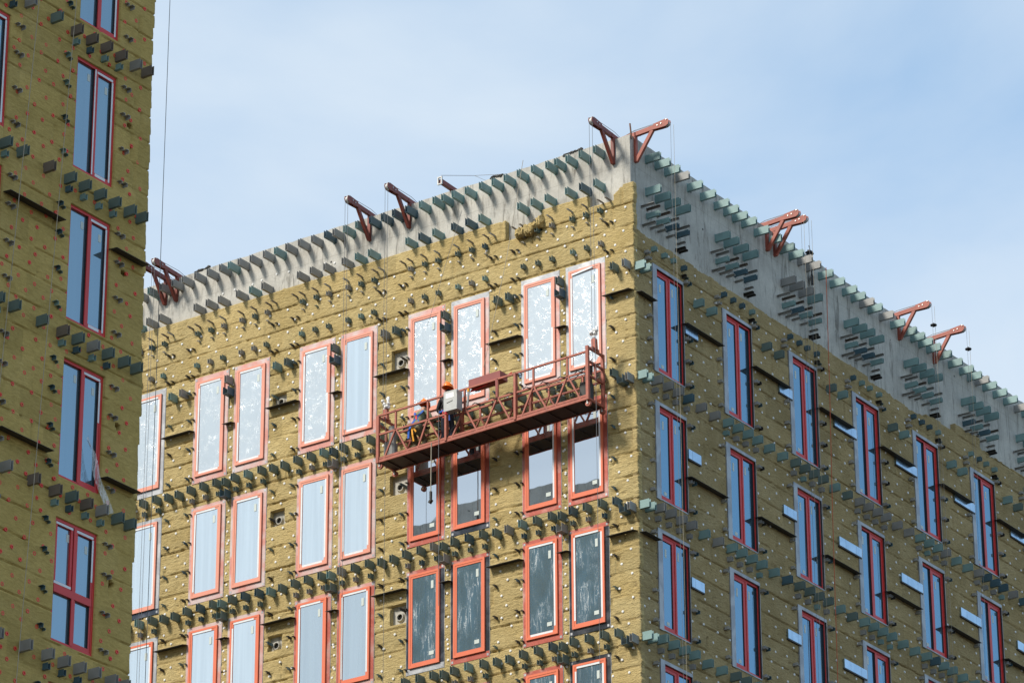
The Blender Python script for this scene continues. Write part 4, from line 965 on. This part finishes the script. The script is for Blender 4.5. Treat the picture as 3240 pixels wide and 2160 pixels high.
# ================================================================== workers
def person(label, J, bones, zones, hat_c, hat_dir, base, straps, extra=None):
    """J joint -> (pos, radius); bones = pairs; skin modifier applied, faces coloured by nearest bone"""
    names = list(J); me = bpy.data.meshes.new('person')
    me.from_pydata([J[n][0] for n in names], [(names.index(a), names.index(b_)) for a, b_ in bones], [])
    o = bpy.data.objects.new('person_rig', me); C.objects.link(o)
    sk = o.modifiers.new('skin', 'SKIN'); ss = o.modifiers.new('sub', 'SUBSURF'); ss.levels = 2; ss.render_levels = 2
    sv = me.skin_vertices[0].data
    for i, n in enumerate(names):
        r = J[n][1]; sv[i].radius = r if isinstance(r, tuple) else (r, r)
        sv[i].use_root = n == 'pelvis'
    dg = bpy.context.evaluated_depsgraph_get(); dg.update()
    m2 = bpy.data.meshes.new_from_object(o.evaluated_get(dg)); m2.name = 'person'
    bpy.data.objects.remove(o)
    mats = []
    for z in zones.values():
        if z not in mats: mats.append(z)
    m2.materials.clear()
    for z in mats: m2.materials.append(MT[z])
    segs = [(Vector(J[a][0]), Vector(J[b_][0]), mats.index(zones[(a, b_)] if (a, b_) in zones else zones[b_])) for a, b_ in bones]
    for p in m2.polygons:
        c = p.center; best = None
        for a, b_, mi in segs:
            ab = b_-a; t = max(0, min(1, (c-a).dot(ab)/max(ab.length_squared, 1e-9))); d = (a+ab*t-c).length
            if best is None or d < best[0]: best = (d, mi)
        p.material_index = best[1]; p.use_smooth = True
    ob = link('person', m2, None, Matrix.Translation(base)); tag(ob, label, 'person')
    # helmet: shell with brim, tilted along hat_dir
    hq = Vector(hat_dir).to_track_quat('Z', 'Y').to_matrix().to_4x4(); hm = Matrix.Translation(Vector(base)+Vector(hat_c)) @ hq
    b = MB(); n = 18; vs = []
    prof = [(0.142, -0.010), (0.130, 0.0), (0.132, 0.035), (0.120, 0.085), (0.085, 0.128), (0.04, 0.148), (0.001, 0.153)]
    for r, z in prof:
        for i in range(n):
            a = 2*PI*i/n; k = 1+0.12*math.cos(a)**2; br = 0.035*max(0, math.sin(a)) if r > 0.14 else 0
            vs.append(((r+br)*math.cos(a)*0.93, (r+br)*math.sin(a)*1.1, z))
    b.add(vs, [(j*n+i, j*n+(i+1) % n, (j+1)*n+(i+1) % n, (j+1)*n+i) for j in range(len(prof)-1) for i in range(n)])
    b.bar((0, -.10, .125), (0, .10, .125), .03, .05)
    b.build('hard_hat', ['helmet'], ob, hm, smooth=True)
    b = MB()
    for pts, mi, wd in straps:
        for p, q in zip(pts[:-1], pts[1:]): b.bar(p, q, wd, 0.02, mi, (0, -1, 0))
    b.build('safety_harness', ['strapblue', 'strapred', 'strapyel', 'black'], ob, Matrix.Translation(base))
    return ob
def hand(J, bones, zones, side, wrist, d, across, curl, mat):
    """palm and five bent fingers"""
    wv = Vector(wrist); d = Vector(d).normalized(); a = Vector(across).normalized(); k = Vector(curl).normalized()
    pal = wv+d*0.075; J[side+'palm'] = (tuple(pal), (0.036, 0.022)); bones.append((side+'wrist', side+'palm')); zones[side+'palm'] = mat
    for i, (off, ln) in enumerate(((-0.032, .068), (-0.011, .078), (0.011, .074), (0.032, .058))):
        p1 = pal+a*off+d*(0.03+ln*.45); p2 = p1+d*ln*.3+k*ln*.5
        J['%sf%da' % (side, i)] = (tuple(p1), 0.0105); J['%sf%db' % (side, i)] = (tuple(p2), 0.009)
        bones.append((side+'palm', '%sf%da' % (side, i))); bones.append(('%sf%da' % (side, i), '%sf%db' % (side, i))); zones['%sf%da' % (side, i)] = mat; zones['%sf%db' % (side, i)] = mat
    t1 = pal-d*.02-a*.045+k*.015; t2 = t1-a*.015+d*.035+k*.02
    J[side+'ta'] = (tuple(t1), 0.012); J[side+'tb'] = (tuple(t2), 0.010); bones += [(side+'palm', side+'ta'), (side+'ta', side+'tb')]; zones[side+'ta'] = mat; zones[side+'tb'] = mat

# standing worker (back to us, behind the control box); origin on the deck, facing the wall (+y)
J = {'pelvis': ((0, 0, .86), (.155, .12)), 'waist': ((0, .0, 1.02), (.15, .115)), 'chest': ((0, .02, 1.22), (.185, .125)), 'shoulders': ((0, .02, 1.36), (.15, .10)), 'neck': ((0, .03, 1.46), .058), 'jaw': ((0, .055, 1.545), (.075, .085)), 'crown': ((0, .045, 1.65), (.085, .095)), 'nose': ((-.015, .155, 1.56), .016),
     'Lsh': ((-.20, .02, 1.35), .072), 'Lel': ((-.30, .0, 1.08), .052), 'Lwrist': ((-.20, .20, .98), .034), 'Rsh': ((.20, .02, 1.35), .072), 'Rel': ((.27, .04, 1.08), .052), 'Rwrist': ((.20, .22, 1.02), .034),
     'Lhip': ((-.095, 0, .80), .098), 'Lknee': ((-.12, .03, .46), .068), 'Lank': ((-.12, -.02, .09), .048), 'Ltoe': ((-.13, .14, .035), .036), 'Rhip': ((.095, 0, .80), .098), 'Rknee': ((.12, .05, .46), .068), 'Rank': ((.13, 0, .09), .048), 'Rtoe': ((.15, .16, .035), .036)}
B_ = [('pelvis', 'waist'), ('waist', 'chest'), ('chest', 'shoulders'), ('shoulders', 'neck'), ('neck', 'jaw'), ('jaw', 'crown'), ('jaw', 'nose'), ('shoulders', 'Lsh'), ('Lsh', 'Lel'), ('Lel', 'Lwrist'), ('shoulders', 'Rsh'), ('Rsh', 'Rel'), ('Rel', 'Rwrist'),
      ('pelvis', 'Lhip'), ('Lhip', 'Lknee'), ('Lknee', 'Lank'), ('Lank', 'Ltoe'), ('pelvis', 'Rhip'), ('Rhip', 'Rknee'), ('Rknee', 'Rank'), ('Rank', 'Rtoe')]
Zn = {'waist': 'blackcloth', 'chest': 'blackcloth', 'shoulders': 'blackcloth', 'neck': 'blackcloth', 'jaw': 'skin', 'crown': 'blackcloth', 'nose': 'skin', 'Lsh': 'blackcloth', 'Lel': 'blackcloth', 'Lwrist': 'blackcloth', 'Rsh': 'blackcloth', 'Rel': 'blackcloth', 'Rwrist': 'blackcloth',
      'Lhip': 'navycloth', 'Lknee': 'navycloth', 'Lank': 'navycloth', 'Ltoe': 'boot', 'Rhip': 'navycloth', 'Rknee': 'navycloth', 'Rank': 'navycloth', 'Rtoe': 'boot'}
J = {k: ((v[0][0], v[0][1], v[0][2]*0.955), v[1]) for k, v in J.items()}
hand(J, B_, Zn, 'L', J['Lwrist'][0], (.3, .8, -.1), (0, .2, -1), (.8, -.2, 0), 'skin'); hand(J, B_, Zn, 'R', J['Rwrist'][0], (-.3, .8, -.1), (0, .2, 1), (-.8, -.2, 0), 'skin')
st = [([(-.13, -.12, 1.38), (0, -.14, 1.15), (.12, -.135, .95)], 3, .04), ([(.13, -.12, 1.38), (0, -.145, 1.15), (-.12, -.135, .95)], 3, .04), ([(-.17, -.11, .93), (-.06, -.14, .92), (.06, -.14, .92), (.17, -.11, .93)], 0, .05),
      ([(.05, -.15, .90), (.07, -.16, .70), (.05, -.13, .55)], 0, .05), ([(.13, -.14, .90), (.16, -.13, .62)], 0, .045), ([(-.02, -.15, .9), (0, -.16, .72)], 1, .03)]
person('worker in black jacket and orange helmet standing behind the grey control box', J, B_, Zn, (0, .04, 1.583), (0.0, .08, 1), (-5.11, -0.66, 9.452+Z0+cz(-5.08)), st)
# crouching worker in olive jacket, leaning to the wall
J = {'pelvis': ((-.02, -.10, .62), (.15, .125)), 'waist': ((.0, -.04, .77), (.145, .12)), 'chest': ((.03, .05, .97), (.18, .13)), 'shoulders': ((.05, .10, 1.10), (.15, .10)), 'neck': ((.06, .14, 1.19), .056), 'jaw': ((.07, .19, 1.27), (.074, .084)), 'crown': ((.07, .19, 1.37), (.085, .094)), 'nose': ((.07, .295, 1.285), .016),
     'Lsh': ((-.15, .09, 1.09), .07), 'Lel': ((-.22, .20, .86), .052), 'Lwrist': ((-.06, .30, .84), .034), 'Rsh': ((.25, .07, 1.08), .07), 'Rel': ((.37, .06, .84), .052), 'Rwrist': ((.42, .22, .92), .034),
     'Lhip': ((-.12, -.08, .58), .10), 'Lknee': ((-.16, .16, .34), .07), 'Lank': ((-.17, -.12, .10), .05), 'Ltoe': ((-.18, .05, .035), .037), 'Rhip': ((.09, -.08, .58), .10), 'Rknee': ((.12, .14, .36), .07), 'Rank': ((.10, -.06, .09), .05), 'Rtoe': ((.12, .11, .035), .037)}
B2 = [b_ for b_ in B_ if not b_[1].startswith(('Lf', 'Rf', 'Lp', 'Rp', 'Lta', 'Rta', 'Ltb', 'Rtb')) ]
Zn = {'waist': 'olive', 'chest': 'olive', 'shoulders': 'olive', 'neck': 'skin', 'jaw': 'skin', 'crown': 'blackcloth', 'nose': 'skin', 'Lsh': 'olive', 'Lel': 'olive', 'Lwrist': 'olive', 'Rsh': 'olive', 'Rel': 'olive', 'Rwrist': 'olive',
      'Lhip': 'camo', 'Lknee': 'camo', 'Lank': 'camo', 'Ltoe': 'boot', 'Rhip': 'camo', 'Rknee': 'camo', 'Rank': 'camo', 'Rtoe': 'boot'}
hand(J, B2, Zn, 'L', J['Lwrist'][0], (.6, .6, 0), (0, .1, -1), (.6, -.4, .2), 'black'); hand(J, B2, Zn, 'R', J['Rwrist'][0], (.1, .8, .3), (0, .3, 1), (-.6, -.4, .2), 'black')
st = [([(-.10, -.02, 1.13), (.0, -.09, .98), (.10, -.12, .80)], 0, .05), ([(.18, -.03, 1.13), (.05, -.09, .98), (-.10, -.14, .78), (-.14, -.20, .60), (-.15, -.20, .40)], 0, .055), ([(.0, -.10, 1.02), (.03, -.11, .90)], 1, .05),
      ([(-.17, -.14, .70), (.0, -.18, .70), (.14, -.14, .71)], 3, .05), ([(-.03, -.22, .66), (.0, -.235, .45), (.02, -.21, .28)], 2, .04), ([(.0, -.225, .66), (.09, -.21, .52)], 2, .04)]
person('crouching worker in olive jacket, blue harness and orange helmet at the left of the cradle', J, B2, Zn, (.07, .185, 1.375), (.02, .25, 1), (-5.95, -0.72, 9.452+Z0+cz(-5.95)), st)
b = MB(); b.bar(P(-5.58, -.52, 10.42), P(-5.50, -.30, 10.50), .06, .07); b.cyl(P(-5.50, -.3, 10.50), P(-5.47, -.16, 10.53), .025, 8); b.bar(P(-5.57, -.5, 10.40), P(-5.58, -.53, 10.28), .05, .05, 0, (1, 0, 0)); tag(b.build('power_drill', ['black']), 'black power drill in the crouching worker hand', 'tool')
